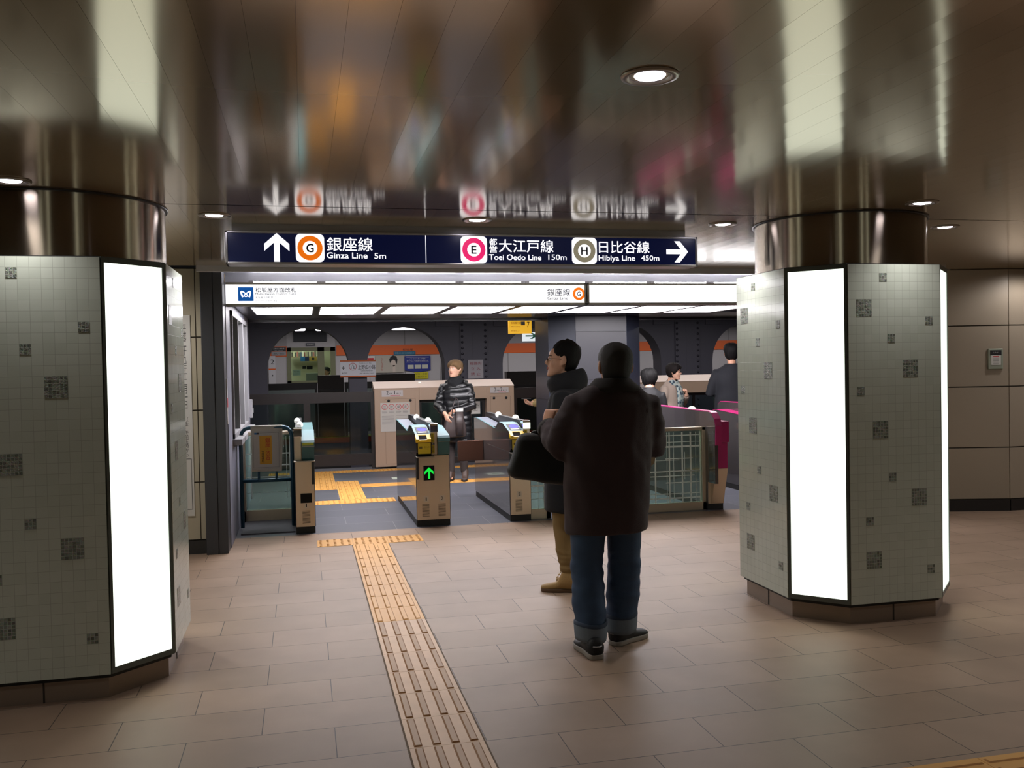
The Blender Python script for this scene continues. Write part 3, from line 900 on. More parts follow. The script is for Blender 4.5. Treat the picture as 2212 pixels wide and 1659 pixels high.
vl = [(2.6 + .0, .004, .09, .83), (2.72, .018, .09, .83), (2.86, .006, .09, .83), (3.02, .004, .2, .7), (3.15, .018, .09, .83), (3.33, .006, .09, .83)]
vl += [(3.466, .005, .09, .83), (3.568, .016, .09, .83), (3.700, .006, .09, .83), (3.728, .014, .09, .83), (3.776, .006, .09, .83), (3.873, .016, .09, .83), (3.90, .006, .33, .62), (3.968, .018, .09, .83), (4.026, .005, .09, .83), (4.074, .010, .09, .83)]
hl = [(.797, .010, 2.5, 4.08), (.727, .007, 2.5, 4.08), (.679, .018, 2.5, 4.08), (.552, .009, 3.68, 3.99), (.537, .006, 2.5, 3.84), (.420, .012, 2.5, 4.08), (.415, .006, 3.76, 4.08), (.370, .009, 2.9, 4.01), (.299, .010, 3.685, 4.08), (.182, .009, 2.5, 4.08), (.135, .016, 2.5, 4.08)]
partition('wide glass partition with frosted grid lines, right of the standing men', 2.44, 4.155, 8.92, .88, (.03, .065), vl, hl)
partition('narrow glass partition between gate two and the standing men', 2.16, 2.425, 8.94, .88, (.035, .05), [(2.21, .012, .09, .83), (2.30, .004, .09, .83), (2.36, .006, .09, .83)],
          [(.60, .01, 2.19, 2.38), (.40, .006, 2.19, 2.38), (.335, .014, 2.19, 2.38), (.27, .006, 2.19, 2.38), (.2, .005, 2.19, 2.38)], .10)
partition('glass partition behind the blue poster stand', -.64, -.11, 9.72, .93, (.03, .03), [(-.555, .012, .24, .88), (-.16, .02, .24, .88), (-.2, .006, .24, .88)],
          [(.70, .012, -.6, -.15), (.58, .014, -.6, -.15), (.46, .01, -.6, -.15), (.30, .005, -.6, -.15)], .12)
MB_dark_mat = MB(); MB_dark_mat.box(-.62, -.115, 8.95, 9.72, 0, .012)
tag(MB_dark_mat.build('rubber_mat', mat('worn_grey_mat', (66, 66, 70), .7, var=(20, .2))), 'worn dark grey mat under the blue poster stand', 'mat')
# ------------------------------------------------------------------ ticket gates
m_side = mat('dark_glossy_side', (70, 66, 66), .10, .35, coat=.5)
m_head_y = mat('yellow_slot', (232, 190, 32), .4)
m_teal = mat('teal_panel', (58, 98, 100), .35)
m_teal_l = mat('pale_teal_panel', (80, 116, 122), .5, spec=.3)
m_pink = mat('magenta_panel', (158, 24, 92), .35)
m_reader = mat('black_reader', (12, 12, 15), .5, spec=.15)
m_glow = mat('violet_reader_light', (30, 28, 70), .6, spec=.1, emit=.95, ecol=(104, 96, 250))
m_green = mat('green_arrow_light', (20, 220, 70), .4, emit=.8, ecol=(14, 236, 70))
m_dome = mat('white_dome_lamp', (235, 235, 226), .4, emit=.35, ecol=(255, 255, 240))
m_smoke = mat('smoke_cover', (96, 100, 110), .28, .1)
m_flap = mat('brown_gate_flap', (86, 56, 44), .3, .1)
m_tag = mat('pale_number_plate', (196, 186, 170), .5)
m_lower = mat('brushed_gate_front', (202, 184, 160), .34, .55, bump=(90, .04))
m_slat = mat('vent_slot', (92, 84, 74), .4, .8)
LN = 1.95
def number_plate(t, x, z, y, n):
    MB().box(x - .024, x + .024, y - .003, y, z - .03, z + .03).build('number_plate', m_tag, t)
    mb = MB(); put_text(mb, n, x, z, .010 if n == '1' else .022, .034, y - .0036); mb.build('number', m_ink, t)
def vents(t, x0, x1, z0, z1, y):
    mb = MB(); k = z0
    while k < z1:
        mb.box(x0, x1, y - .0015, y, k, k + .005); k += .0115
    mb.build('vent', m_slat, t)
def gate(x, label, left=True, right=True, pink=False, numbers=('1', '2'), arrow=None, flaps=(), y=8.80, slim=False):
    """Ticket gate; local x from its left edge, y backwards from its front, z up."""
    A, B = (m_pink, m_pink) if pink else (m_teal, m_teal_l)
    t = thing('ticket_gate', label, 'ticket gate', (x, y, 0))
    lw = .150 if left else 0.0
    pw = .055 if slim else .072
    rw = .115 if right else 0.0
    W = lw + pw + rw
    # base and body
    MB().box(.004, W - .004, .062, LN - .02, 0, .062).build('plinth', m_rubber, t)
    mb = MB(); mb.box(0, W, .05, LN, .062, .70); mb.build('body', [m_side], t, bevel=.006)
    MB().box(.006, W - .006, .042, .052, .066, .698).build('front_plate', m_lower, t, bevel=.003)
    if left:
        prof = [(.02, .70), (-.035, .74), (-.03, .86), (.04, .905), (.335, .972), (.50, .972), (.57, .962), (.68, .905), (.77, .895), (.90, .905), (LN - .10, .955), (LN, .945), (LN, .70)]
        mb = MB(); mb.prism(prof, 'x', 0, lw, 0); mb.build('side_housing', m_side, t, bevel=.004)
        # coloured top skin following the profile
        def skin(pts, x0, x1, off, th=.004):
            mb = MB()
            for (a, b), (c, d) in zip(pts[:-1], pts[1:]):
                n = Vector((-(d - b), c - a)).normalized()
                q = [(a + n.x * off, b + n.y * off), (c + n.x * off, d + n.y * off), (c + n.x * (off + th), d + n.y * (off + th)), (a + n.x * (off + th), b + n.y * (off + th))]
                mb.prism(q, 'x', x0, x1)
            return mb
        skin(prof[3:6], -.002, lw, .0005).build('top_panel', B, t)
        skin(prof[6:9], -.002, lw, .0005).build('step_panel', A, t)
        skin(prof[8:12], -.002, .012, .0005).build('edge_strip', A, t)
        skin(prof[9:11], .012, lw - .012, .0005, .003).build('smoked_cover', m_smoke, t)
        if pink:
            skin(prof[8:12], .012, lw, .0015, .004).build('pink_cover', m_pink, t)
        # reader plate with violet ring
        d = Vector((0, .295, .067)).normalized(); n = Vector((0, -.067, .295)).normalized()
        def onpl(u, v, h):
            p = Vector((u, .04, .905)) + d * v + n * h
            return tuple(p)
        mb = MB()
        v = [onpl(a, b, h) for h in (.004, .008) for a, b in ((.022, .03), (lw - .014, .03), (lw - .014, .24), (.022, .24))]
        mb.add(v, [(4, 5, 6, 7), (0, 1, 5, 4), (1, 2, 6, 5), (2, 3, 7, 6), (3, 0, 4, 7)]); rd = mb.build('card_reader', m_reader, t)
        mb = MB(); k = 32
        mb.add([onpl(.084 + .050 * math.cos(2 * PI * i / k), .155 + .062 * math.sin(2 * PI * i / k), .0086) for i in range(k)], [tuple(range(k))]); mb.build('reader_light', m_glow, rd)
        mb = MB(); mb.add([onpl(a, b, .0086) for a, b in ((.035, .045), (lw - .03, .045), (lw - .03, .075), (.035, .075))], [(0, 1, 2, 3)]); mb.build('reader_label', m_white, rd)
        # yellow ticket slot
        if not pink:
            mb = MB()
            w0, w1 = -.002, lw - .006
            mb.prism([(-.045, .838), (-.045, .868), (.045, .912), (.045, .838)], 'x', w0, w0 + .03); mb.prism([(-.045, .838), (-.045, .868), (.045, .912), (.045, .838)], 'x', w1 - .038, w1)
            mb.prism([(-.046, .836), (-.046, .858), (-.025, .866), (-.025, .836)], 'x', w0, w1); mb.prism([(.026, .838), (.026, .902), (.045, .912), (.045, .838)], 'x', w0, w1)
            mb.prism([(-.035, .836), (-.035, .842), (.04, .862), (.04, .836)], 'x', w0, w1)
            ts = mb.build('ticket_slot', m_head_y, t, bevel=.003)
            mb = MB(); mb.box(.03, lw - .045, -.02, .02, .863, .866); mb.build('slot_mouth', m_slat, ts)
            mb = MB(); mb.box(.016, lw - .012, -.047, -.03, .725, .83); yl = mb.build('ticket_label', mat('yellow_label', (196, 172, 30), .5), t)
            mb = MB(); put_text(mb, '投入口', .098, .79, .052, .018, -.0476); put_text(mb, 'Ticket', .10, .772, .04, .009, -.0476)
            mb.box(.026, .056, -.0476, -.047, .776, .798); mb.build('lettering', mat('olive_ink', (96, 82, 20), .6), yl)
        else:
            MB().box(-.003, lw, -.045, .03, .72, .86).build('front_panel', m_pink, t, bevel=.01)
        MB().box(-.004, lw + .02, -.085, .05, .690, .700).build('shelf', m_steel, t, bevel=.002)
        MB().box(.004, .026, .020, .05, .47, .69).build('recess', m_black, t)
        if numbers[0]:
            number_plate(t, .095, .272, .042, numbers[0]); vents(t, .055, .125, .10, .225, .042)
    # centre fin with post
    f0, f1 = lw, lw + pw
    a = .012
    if not pink:
        mb = MB(); mb.prism([(.10, .96), (.13, 1.0), (.16, 1.006), (2.02, 1.006), (2.08, .985), (2.08, .90), (.6, .90), (.3, .94)], 'x', f0 + a, f1 - .004); mb.build('fin', m_black, t, bevel=.006)
        mb = MB(); mb.box(f0 + .002, f1, .055, .10, .70, .955); mb.build('post', m_lower, t, bevel=.008)
        mb = MB(); mb.prism([(.05, .925), (.05, .99), (.06, 1.008), (.085, 1.013), (.16, 1.013), (.16, .985), (.10, .975), (.10, .925)], 'x', f0, f1 + .002); mb.build('post_cap', m_chrome, t, bevel=.004)
        if left:
            mb = MB(); mb.box(f0 + .006, f0 + .040, .0515, .056, .715, .80, 0); mb.box(f0 + .006, f0 + .040, .0515, .056, .825, .915, 0); mb.box(f0 + .006, f0 + .040, .0505, .056, .802, .822, 1)
            mb.add([(f0 + .016, .050, .807), (f0 + .030, .050, .807), (f0 + .023, .050, .818)], [(0, 1, 2)], 2)
            yl = mb.build('post_label', [mat('yellow_label', (196, 172, 30), .5), m_ink, m_tag], t)
            mb = MB(); put_text(mb, 'タッチして', f0 + .023, .87, .018, .075, .0508, vertical=True); put_text(mb, '青の券', f0 + .023, .757, .018, .06, .0508, vertical=True); mb.build('label_lettering', m_ink, yl)
        for dy, dx in ((1.35, -.012), (.62, .02)):
            MB().ell(((f0 + f1) / 2 + dx, dy, 1.006), (.032, .075, .034), 16, 10).build('dome_lamp', m_dome, t)
    else:
        mb = MB()
        fp = [(-.14, .70), (-.15, .90), (-.13, .97), (-.06, 1.028), (.0, 1.042), (1.35, 1.050), (2.05, 1.045), (2.12, 1.0), (2.12, .70)]
        mb.prism(fp, 'x', f0, f0 + .035); mb.build('fin', m_side, t, bevel=.006)
        mb = MB()
        for (p, q), (r_, s_) in zip(fp[:-2], fp[1:-1]):
            n = Vector((-(s_ - q), r_ - p)).normalized()
            poly = [(p, q), (r_, s_), (r_ + n.x * .008, s_ + n.y * .008), (p + n.x * .008, q + n.y * .008)]
            mb.prism(poly, 'x', f0 + .004, f1)
        mb.build('pink_edge', m_pink, t)
        MB().box(f0, f0 + .036, -.14, .05, .30, .70).build('fin_foot', m_side, t)
        MB().ell((f0 + .04, .50, 1.046), (.032, .085, .034), 16, 10).build('dome_lamp', m_dome, t)
    if right:
        r0, r1 = f1, W
        if not pink:
            prof = [(.05, .70), (.04, .72), (.035, .835), (.045, .865), (.07, .884), (.10, .892), (.55, .955), (LN, .955), (LN, .70)]
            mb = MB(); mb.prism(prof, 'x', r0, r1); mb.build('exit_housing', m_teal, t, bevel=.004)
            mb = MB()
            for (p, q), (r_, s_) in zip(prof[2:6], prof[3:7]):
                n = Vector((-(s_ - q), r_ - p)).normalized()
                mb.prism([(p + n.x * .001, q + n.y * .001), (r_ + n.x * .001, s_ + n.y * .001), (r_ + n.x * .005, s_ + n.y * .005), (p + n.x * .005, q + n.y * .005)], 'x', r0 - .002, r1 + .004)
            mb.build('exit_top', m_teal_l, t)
            MB().box(r0 + .004, r1 + .002, .034, .038, .830, .838).build('trim_line', m_steel, t)
        else:
            MB().box(r0 - .01, r1, -.10, .3, .72, .945).build('upper_housing', m_pink, t, bevel=.012)
            MB().box(r0 - .035, r1 - .015, -.085, .3, .45, .72).build('lower_housing', m_pink, t, bevel=.006)
            mb = MB(); mb.prism([(-.085, .45), (.03, .075), (.06, .075), (.06, .45)], 'x', r0 - .035, r1 - .015); mb.build('steel_front', m_lower, t, bevel=.004)
            MB().box(r0 - .01, r1, .3, LN, .70, .94).build('rear_housing', m_side, t)
        if numbers[1]:
            if pink: number_plate(t, r0 + .045, .27, .0, numbers[1])
            else:
                number_plate(t, r0 + .03, .272, .042, numbers[1]); vents(t, r0 - .008, r0 + .065, .10, .225, .042)
    if arrow is not None:
        mb = MB(); mb.box(arrow - .054, arrow + .054, .038, .044, .455, .60); d = mb.build('display', m_reader, t)
        mb = MB(); q = arrow_poly(arrow, .528, .088, .112, False)
        mb.add([(a, .0372, b) for a, b in q], [(0, 1, 2, 3), (0, 3, 6), (0, 6, 7, 8), (3, 4, 5, 6)]); mb.build('display_arrow', m_green, d)
    for fx0, fx1 in flaps:
        MB().box(fx0, fx1, 1.38, 1.40, .485, .718).build('flap', m_flap, t, bevel=.006)
    return t
# gate one: right half only, at the booth side
g1 = gate(-.110, 'single gate post with a teal box, beside the blue poster stand', left=False, right=True, numbers=('', '1'))
MB().box(.075, .183, .032, .0375, .842, .868).build('yellow_mark', mat('lime_mark', (176, 186, 60), .5), g1)
MB().box(.158, .184, .036, .043, .47, .69).build('side_recess', m_black, g1)
MB().box(-.005, .192, -.03, .05, .690, .702).build('shelf', m_steel, g1, bevel=.003)
MB().box(.05, .155, .036, .042, .295, .385).build('black_window', m_reader, g1)
gate(1.045, 'teal ticket gate with a green arrow display, in the middle of the opening', numbers=('1', '2'), arrow=.128, flaps=((.337, .40),))
gate(1.985, 'teal ticket gate beside the black bag of the standing man', left=True, right=False, numbers=('2', ''), flaps=((-.30, 0),))
gate(4.125, 'magenta ticket gate with a tall dark fin at the right end of the glass partition', left=False, right=True, pink=True, numbers=('', '3'))
gate(5.10, 'magenta ticket gate half hidden behind the right pillar', left=True, right=True, pink=True, numbers=('', ''))
# ------------------------------------------------------------------ platform pillar
m_pcol = mat('grey_enamel_panel', (50, 50, 54), .35, bump=(40, .02))
m_pcol_b = mat('blue_grey_enamel_panel', (33, 36, 48), .35, bump=(40, .02))
t = thing('platform_pillar', 'wide blue grey octagonal pillar on the platform, behind the two standing men', 'pillar', (3.80, 11.94, 0))
a, b = .64, .35
mb = MB()
faces = [((-b, -a), (b, -a), 0), ((b, -a), (a, -b), 1), ((a, -b), (a, b), 1), ((a, b), (b, a), 1), ((b, a), (-b, a), 0), ((-b, a), (-a, b), 1), ((-a, b), (-a, -b), 1), ((-a, -b), (-b, -a), 1)]
for p, q, mi in faces:
    P, Q = Vector(p), Vector(q); d = (Q - P).normalized(); n = Vector((-d.y, d.x))
    for z0, z1 in ((.12, .74), (.745, 1.36), (1.365, 1.985), (1.99, 2.2)) if mi == 0 else ((.12, 1.10), (1.105, 2.2)):
        poly = [P + d * .002, Q - d * .002, Q - d * .002 + n * .02, P + d * .002 + n * .02]
        mb.prism([(v.x, v.y) for v in poly], 'z', z0, z1 if z1 < 2.2 else 2.62, mi)
mb.build('cladding', [m_pcol, m_pcol_b], t)
oc = lambda a, b: [(-b, -a), (b, -a), (a, -b), (a, b), (b, a), (-b, a), (-a, b), (-a, -b)]
MB().prism(oc(a - .008, b - .004), 'z', 0, 2.62).build('core', m_dark, t)
MB().prism(oc(a + .005, b + .002), 'z', 0, .12).build('foot', m_skirt, t)

# ------------------------------------------------------------------ platform screen doors
m_door = mat('beige_door_housing', (172, 148, 128), .42)
m_door_top = mat('door_top_light_tone', (212, 188, 172), .4)  # paler copy of the housing beige, with overhead light put into the colour
m_band = mat('dark_brown_band', (40, 34, 33), .35)
DY = 14.2
def label_plate(t, x, z, w, h, n1, n2):
    MB().box(x - w / 2, x + w / 2, -.004, 0, z - h / 2, z + h / 2).build('number_label', mat('grey_label', (186, 180, 180), .5), t)
    mb = MB(); put_text(mb, n1, x - w * .23, z + .012, .034, .06, -.0046); put_text(mb, n2, x + w * .1, z + .012, .034 if n2 != '1' else .014, .06, -.0046)
    put_text(mb, '号車', x - w * .08, z - .005, .05, .022, -.0046); put_text(mb, '番ドア', x + w * .3, z - .005, .07, .022, -.0046)
    mb.build('number_lettering', m_ink, t)
    MB().box(x - w * .1, x + w * .36, -.0046, -.004, z - h * .36, z - h * .30).build('red_line', m_red, t)
def door_unit(x, label, n1, n2, poster=True):
    L = 2.23; h = 1.25
    t = thing('platform_screen_door', label, 'platform door', (x, DY, 0))
    a, b = .70, 1.78
    for x0, x1 in ((0, a), (b, L)):
        MB().box(x0, x1, 0, .30, .02, h - .005).build('housing', m_door, t, bevel=.006)
    MB().box(a, b, 0, .30, h - .20, h - .005).build('header', m_door, t, bevel=.004)
    mb = MB(); mb.prism([(-.006, h - .005), (.30, h + .10), (.30, h - .005)], 'x', -.004, L + .004); mb.build('sloping_top', m_door_top, t, bevel=.004)
    mb = MB(); mb.box(a, b, .14, .18, 1.0, h - .2, 0); mb.box(a, b, .14, .18, .02, .12, 0); mb.box(a, a + .05, .14, .18, .12, 1.0, 0); mb.box(b - .05, b, .14, .18, .12, 1.0, 0); mb.box((a + b) / 2 - .02, (a + b) / 2 + .02, .14, .18, .12, 1.0, 0)
    d = mb.build('sliding_door', m_band, t)
    MB().box(a + .05, b - .05, .155, .165, .12, 1.0).build('door_glass', glass('door_glass', (190, 200, 198)), d)
    mb = MB()
    for x0, x1 in ((.16, a - .06), (b + .06, L - .06)):
        for q in ((x0, x1, .06, .064), (x0, x1, 1.075, 1.079), (x0, x0 + .004, .06, 1.079), (x1 - .004, x1, .06, 1.079)):
            mb.box(q[0], q[1], -.001, .002, q[2], q[3])
    mb.build('hatch_line', mat('brown_line', (120, 98, 82), .5), t)
    mb = MB()
    for x0 in (.22, a - .14, b + .12, L - .13): mb.ell((x0, 0, 1.05), (.022, .012, .022), 12, 8)
    mb.build('hatch_lock', m_dark, t)
    label_plate(t, .28, h - .085, .33, .10, n1, n2)
    label_plate(t, L - .24, h - .075, .30, .09, n1, '2')
    mb = MB()
    for k in range(3): mb.box(.04 + k * .28, .20 + k * .28, -.001, .0, h + .0, h + .004)
    if poster:
        MB().box(.09, .55, -.006, -.001, .57, 1.02).build('notice', mat('notice_paper', (190, 186, 180), .6), t)
        mb = MB(); mb2 = MB()
        for k, s in enumerate('立飲乗走'):
            cx = .155 + k * .108
            disc(mb, cx, .955, .046, -.0066, r_in=.038); put_text(mb2, s, cx, .955, .045, .045, -.0066)
            for j in range(3): mb2.box(cx - .042, cx + .03 + .01 * (j % 2), -.0066, -.006, .885 - j * .014, .889 - j * .014)
        for j in range(8):
            mb2.box(.11, .30, -.0066, -.006, .81 - j * .018, .813 - j * .018); mb2.box(.33, .53, -.0066, -.006, .815 - j * .024, .818 - j * .024)
        mb.build('prohibition_ring', m_red, t); mb2.build('notice_lettering', mat('grey_ink2', (96, 92, 94), .6), t)
    return t
d1 = door_unit(1.055, 'beige platform screen door unit behind the woman in the black down coat', '2', '1')
MB().box(1.47, 1.69, .10, .135, .80, 1.0).build('glass_notice', m_white, d1)
mb = MB(); put_text(mb, '係員にお申し', 1.58, .95, .18, .04, .099, bold=.02); put_text(mb, 'ください', 1.575, .86, .14, .04, .099, bold=.02); mb.build('glass_notice_lettering', m_ink, d1)
MB().box(.70, .74, .06, .11, 1.315, 1.335).build('lamp', m_dome, d1)
door_unit(5.22, 'beige platform screen door unit behind the two women at the right', '2', '3', poster=False)
# fixed fence panels with a dark band
def fence(x0, x1, label):
    t = thing('platform_fence', label, 'platform fence', ((x0 + x1) / 2, 14.28, 0))
    w = (x1 - x0) / 2
    MB().box(-w, w, -.02, .02, 1.04, 1.20).build('dark_band', m_band, t)
    mb = MB(); n = max(1, round(2 * w / 1.2))
    for k in range(n + 1):
        c = -w + 2 * w * k / n
        mb.box(max(-w, c - .05), min(w, c + .05), -.025, .025, 0, 1.20)
    mb.build('post', m_band, t)
    MB().box(-w, w, -.02, .02, .06, .24).build('kick_plate', m_band, t)
    MB().box(-w, w, -.005, .005, .24, 1.04).build('pane', glass('fence_glass', (196, 204, 202)), t)
fence(-1.15, .03, 'glass platform fence with a dark band, left of its dark post')
fence(.03, 1.05, 'glass platform fence with a dark band, next to the first beige door unit')
fence(3.29, 5.21, 'glass platform fence with a dark band, partly behind the platform pillar')
fence(7.46, 9.4, 'glass platform fence beside the right pillar')

# ------------------------------------------------------------------ track pit, arched steel wall
m_pit = mat('track_bed', (46, 44, 44), .85, bump=(20, .4))
mb = MB(); mb.box(-4, 18, 14.52, 21.0, -1.3, -1.2, 0); struct(mb.build('floor_track', m_pit))
mb = MB(); mb.box(-4, 18, 14.50, 14.54, -1.2, -.01); struct(mb.build('wall_platform_edge', m_skirt))
m_arch = mat('purple_grey_steel_wall', (86, 84, 96), .5, .0, bump=(18, .04))
AY, AT = 17.8, .45
cent = [-2.6, .085, 1.957, 4.66, 6.53, 9.22, 11.09, 13.8]
R, SP, ZT, ZB = .765, 1.60, 2.62, -1.2
# the wall is one continuous sheet with arched openings
mb = MB()
def arch_piece(c):
    n = 20
    th = [PI - PI * k / n for k in range(n + 1)]
    arc = [(c + R * math.cos(a), SP + R * math.sin(a)) for a in th]
    for y, flip in ((AY, False), (AY + AT, True)):
        V = []; F = []
        for k, (x_, z_) in enumerate(arc): V += [(x_, y, z_), (x_, y, ZT)]
        F = [(2 * k, 2 * k + 2, 2 * k + 3, 2 * k + 1) for k in range(n)]
        mb.add(V, [f[::-1] for f in F] if flip else F)
    rim = [(arc[0][0], ZB)] + arc + [(arc[-1][0], ZB)]
    V = []
    for x_, z_ in rim: V += [(x_, AY, z_), (x_, AY + AT, z_)]
    mb.add(V, [(2 * k, 2 * k + 1, 2 * k + 3, 2 * k + 2) for k in range(len(rim) - 1)], 0, True)
edges = [-4.0]
for c in cent:
    arch_piece(c); edges += [c - R, c + R]
edges.append(18.0)
for k in range(0, len(edges), 2):
    mb.add([(edges[k], AY, ZB), (edges[k + 1], AY, ZB), (edges[k + 1], AY, ZT), (edges[k], AY, ZT)], [(0, 1, 2, 3)])
    mb.add([(edges[k], AY + AT, ZB), (edges[k + 1], AY + AT, ZB), (edges[k + 1], AY + AT, ZT), (edges[k], AY + AT, ZT)], [(3, 2, 1, 0)])
# flange plates and beam
for k in range(0, len(edges), 2):
    x0, x1 = edges[k], edges[k + 1]
    if x1 - x0 > 1.0:
        c = (x0 + x1) / 2
        mb.box(c - .27, c + .27, AY - .035, AY, ZB, 2.42); mb.box(c - .03, c - .015, AY - .038, AY, ZB, 2.42)
        for q in (-.75, .42): mb.box(c + q, c + q + .36, AY - .03, AY, 2.36, 2.47)
mb.box(-4, 18, AY - .06, AY, 2.47, 2.62)
struct(mb.build('wall_arches', m_arch))
m_rivet = mat('rivet_head', (62, 60, 70), .4, .3)
mb = MB()
for k in range(0, len(edges), 2):
    x0, x1 = edges[k], edges[k + 1]
    if x1 - x0 > 1.0 and x0 > 0:
        c = (x0 + x1) / 2
        for s in (-.235, .235):
            z = -.6
            while z < 2.4:
                mb.ell((c + s, AY - .038, z), (.026, .02, .026), 8, 6); z += .115
rv = mb.build('trim_rivets', m_rivet); struct(rv)
# station name sign on the pier between the first two arches
t = thing('station_name_sign', 'white station name plate with orange edges on the steel wall', 'sign', (1.02, AY - .06, 1.56))
MB().box(-.34, .34, 0, .05, -.16, .16).build('panel', mat('sign_white', (232, 232, 240), .4), t)
mb = MB(); mb.box(-.34, .34, -.004, .05, .135, .165); mb.box(-.34, .34, -.004, .05, -.165, -.135); mb.build('orange_edge', mat('orange_edge', (196, 96, 38), .5), t)
mb = MB()
put_text(mb, '上野広小路', .165, .025, .33, .085, -.001, bold=.01); put_text(mb, 'うえのひろこうじ', .14, .10, .24, .028, -.001); put_text(mb, 'Ueno-hirokoji', .165, -.045, .22, .03, -.001); put_text(mb, '上野广小路 우에노히로코지', .16, -.095, .28, .025, -.001)
put_text(mb, '末広町', -.26, -.085, .11, .034, -.001); put_text(mb, '15', -.10, .02, .07, .05, -.001, bold=.01); put_text(mb, 'G', -.10, .068, .025, .028, -.001)
add_arrow(mb, 0, 0, .0, .0)
q = arrow_poly(0, 0, .055, .07, True); mb.add([(-.275 - a, -.001, .015 + b) for a, b in q], [(0, 1, 2, 3), (0, 3, 6), (0, 6, 7, 8), (3, 4, 5, 6)])
mb.build('lettering', m_ink, t)
mb = MB(); disc(mb, -.10, .04, .072, -.001, r_in=.063); mb.build('ring', m_red, t)
# no-entry notice on the riveted pier
t = thing('track_notice', 'white notice with red lettering on the riveted pier behind the woman', 'sign', (3.33, AY - .06, 1.53))
MB().box(-.155, .155, 0, .02, -.21, .16).build('plate', mat('notice_white', (178, 172, 178), .5), t)
mb = MB(); put_text(mb, '線路内', 0, .09, .23, .062, -.001); put_text(mb, '立 入', 0, -.015, .2, .06, -.001); put_text(mb, '禁 止', 0, -.12, .2, .06, -.001); mb.build('lettering', mat('dull_red_ink', (150, 50, 60), .6), t)

# ------------------------------------------------------------------ far platform
m_far = mat('far_wall_panel', (178, 174, 176), .4)
m_far_up = mat('far_wall_upper', (150, 146, 148), .4)
m_orange = mat('orange_band', (216, 96, 30), .45)
mb = MB(); mb.box(-4, 18, 21.0, 24.4, -1.3, 0); struct(mb.build('floor_far_platform', mat('far_platform_floor', (96, 92, 92), .6)))
mb = MB(); mb.box(-4, 18, 21.02, 21.5, 0, .006); struct(mb.build('trim_6', mat('lime_strip', (150, 160, 30), .6)))
mb = MB(); mb.box(-4, 18, 20.97, 21.0, -.12, 0); struct(mb.build('trim_7', mat('red_strip', (205, 70, 36), .6)))
FY = 24.0
WX0, WX1 = -.42, .80      # office window
mb = MB()
mb.box(-4, WX0, FY, FY + .2, 0, 1.9, 0); mb.box(WX1, 18, FY, FY + .2, 0, 1.9, 0); mb.box(WX0, WX1, FY, FY + .2, 0, 1.22, 0)
mb.box(-4, WX0, FY, FY + .2, 2.22, 2.62, 1); mb.box(WX1, 18, FY, FY + .2, 2.22, 2.62, 1); mb.box(WX0, WX1, FY, FY + .2, 2.13, 2.62, 0)
mb.box(-4, WX0, FY, FY + .2, 1.9, 2.22, 1); mb.box(WX1, 18, FY, FY + .2, 1.9, 2.22, 1)
x = -3.9
while x < 18:
    if not (WX0 < x < WX1): mb.box(x, x + .008, FY - .003, FY, 0, 2.62, 2)
    x += .93
struct(mb.build('wall_far', [m_far, m_far_up, m_joint]))
mb = MB(); mb.box(WX1 + .03, 18, FY - .02, FY, 1.905, 2.165); mb.box(-1.85, WX0, FY - .02, FY, 1.905, 2.165)
struct(mb.build('trim_8', m_orange))
# boards on the orange band
def flat_sign(name, label, x, z, w, h, m, y=FY - .03, texts=(), cat='sign', extra=None, tm=None):
    t = thing(name, label, cat, (x, y, z))
    MB().box(-w / 2, w / 2, 0, .008, -h / 2, h / 2).build('panel', m, t)
    mb = MB()
    for body, cx, cz, tw, th in texts: put_text(mb, body, cx, cz, tw, th, -.001)
    if texts: mb.build('lettering', tm or m_ink, t)
    if extra: extra(t)
    return t
flat_sign('exit_board', 'black direction board above the number two on the far wall', -.62, 2.09, .36, .10, mat('black_board', (30, 30, 34), .4), texts=[('上野広小路方面', 0, .015, .28, .038), ('for Ueno', .0, -.03, .2, .02)], tm=mat('grey_letters', (190, 190, 190), .5))
flat_sign('line_board', 'grey direction board under the black one on the far wall', -.62, 1.98, .36, .10, mat('grey_board', (150, 150, 154), .4), texts=[('改札・出口', 0, .0, .26, .045)])
flat_sign('track_number', 'white strip with a large black two on the far wall', -.794, 1.52, .17, .80, mat('strip_white', (196, 194, 198), .5), texts=[('2', .01, .25, .085, .12), ('1', .01, -.10, .02, .04)],
          extra=lambda t: (MB().box(-.085, .085, -.002, 0, .045, .08).build('orange_line', m_orange, t), None))
flat_sign('shop_band', 'dark shop name lettering plate on the orange band of the far wall', 2.685, 2.034, .5, .085, m_orange, y=FY - .032, texts=[('松坂屋', 0, 0, .27, .06)])
flat_sign('blue_board', 'narrow blue plate below the shop name on the orange band', 2.60, 1.946, .576, .088, mat('teal_board', (40, 100, 128), .5), y=FY - .034, texts=[('東京メトロからのお知らせ', 0, 0, .5, .045)], tm=mat('pale_letters', (140, 175, 190), .5))
def nb(t):
    mb = MB(); mb.box(-.30, .30, -.002, 0, .020, .025); mb.box(-.30, .30, -.002, 0, .148, .153); mb.build('rule', m_white, t)
    MB().prism([(-.34, -.19), (.34, -.19), (0, -.245)], 'y', 0, .008).build('pointed_edge', mat('blue_poster', (36, 48, 128), .5), t)
    mb = MB()
    for k in (-1, 0, 1): mb.box(k * .19 - .08, k * .19 + .08, -.003, 0, -.15, -.045)
    mb.build('picture', mat('cream_card', (190, 190, 178), .6), t)
flat_sign('blue_poster', 'blue notice poster with three pale cards on the far wall', 2.94, 1.675, .685, .38, mat('blue_poster', (36, 48, 128), .5),
          texts=[('メトロのスタンプ帳の', 0, .115, .42, .042), ('思いもよらぬ旅のお知らせ', 0, .06, .58, .042)], cat='poster', extra=nb, tm=m_white)
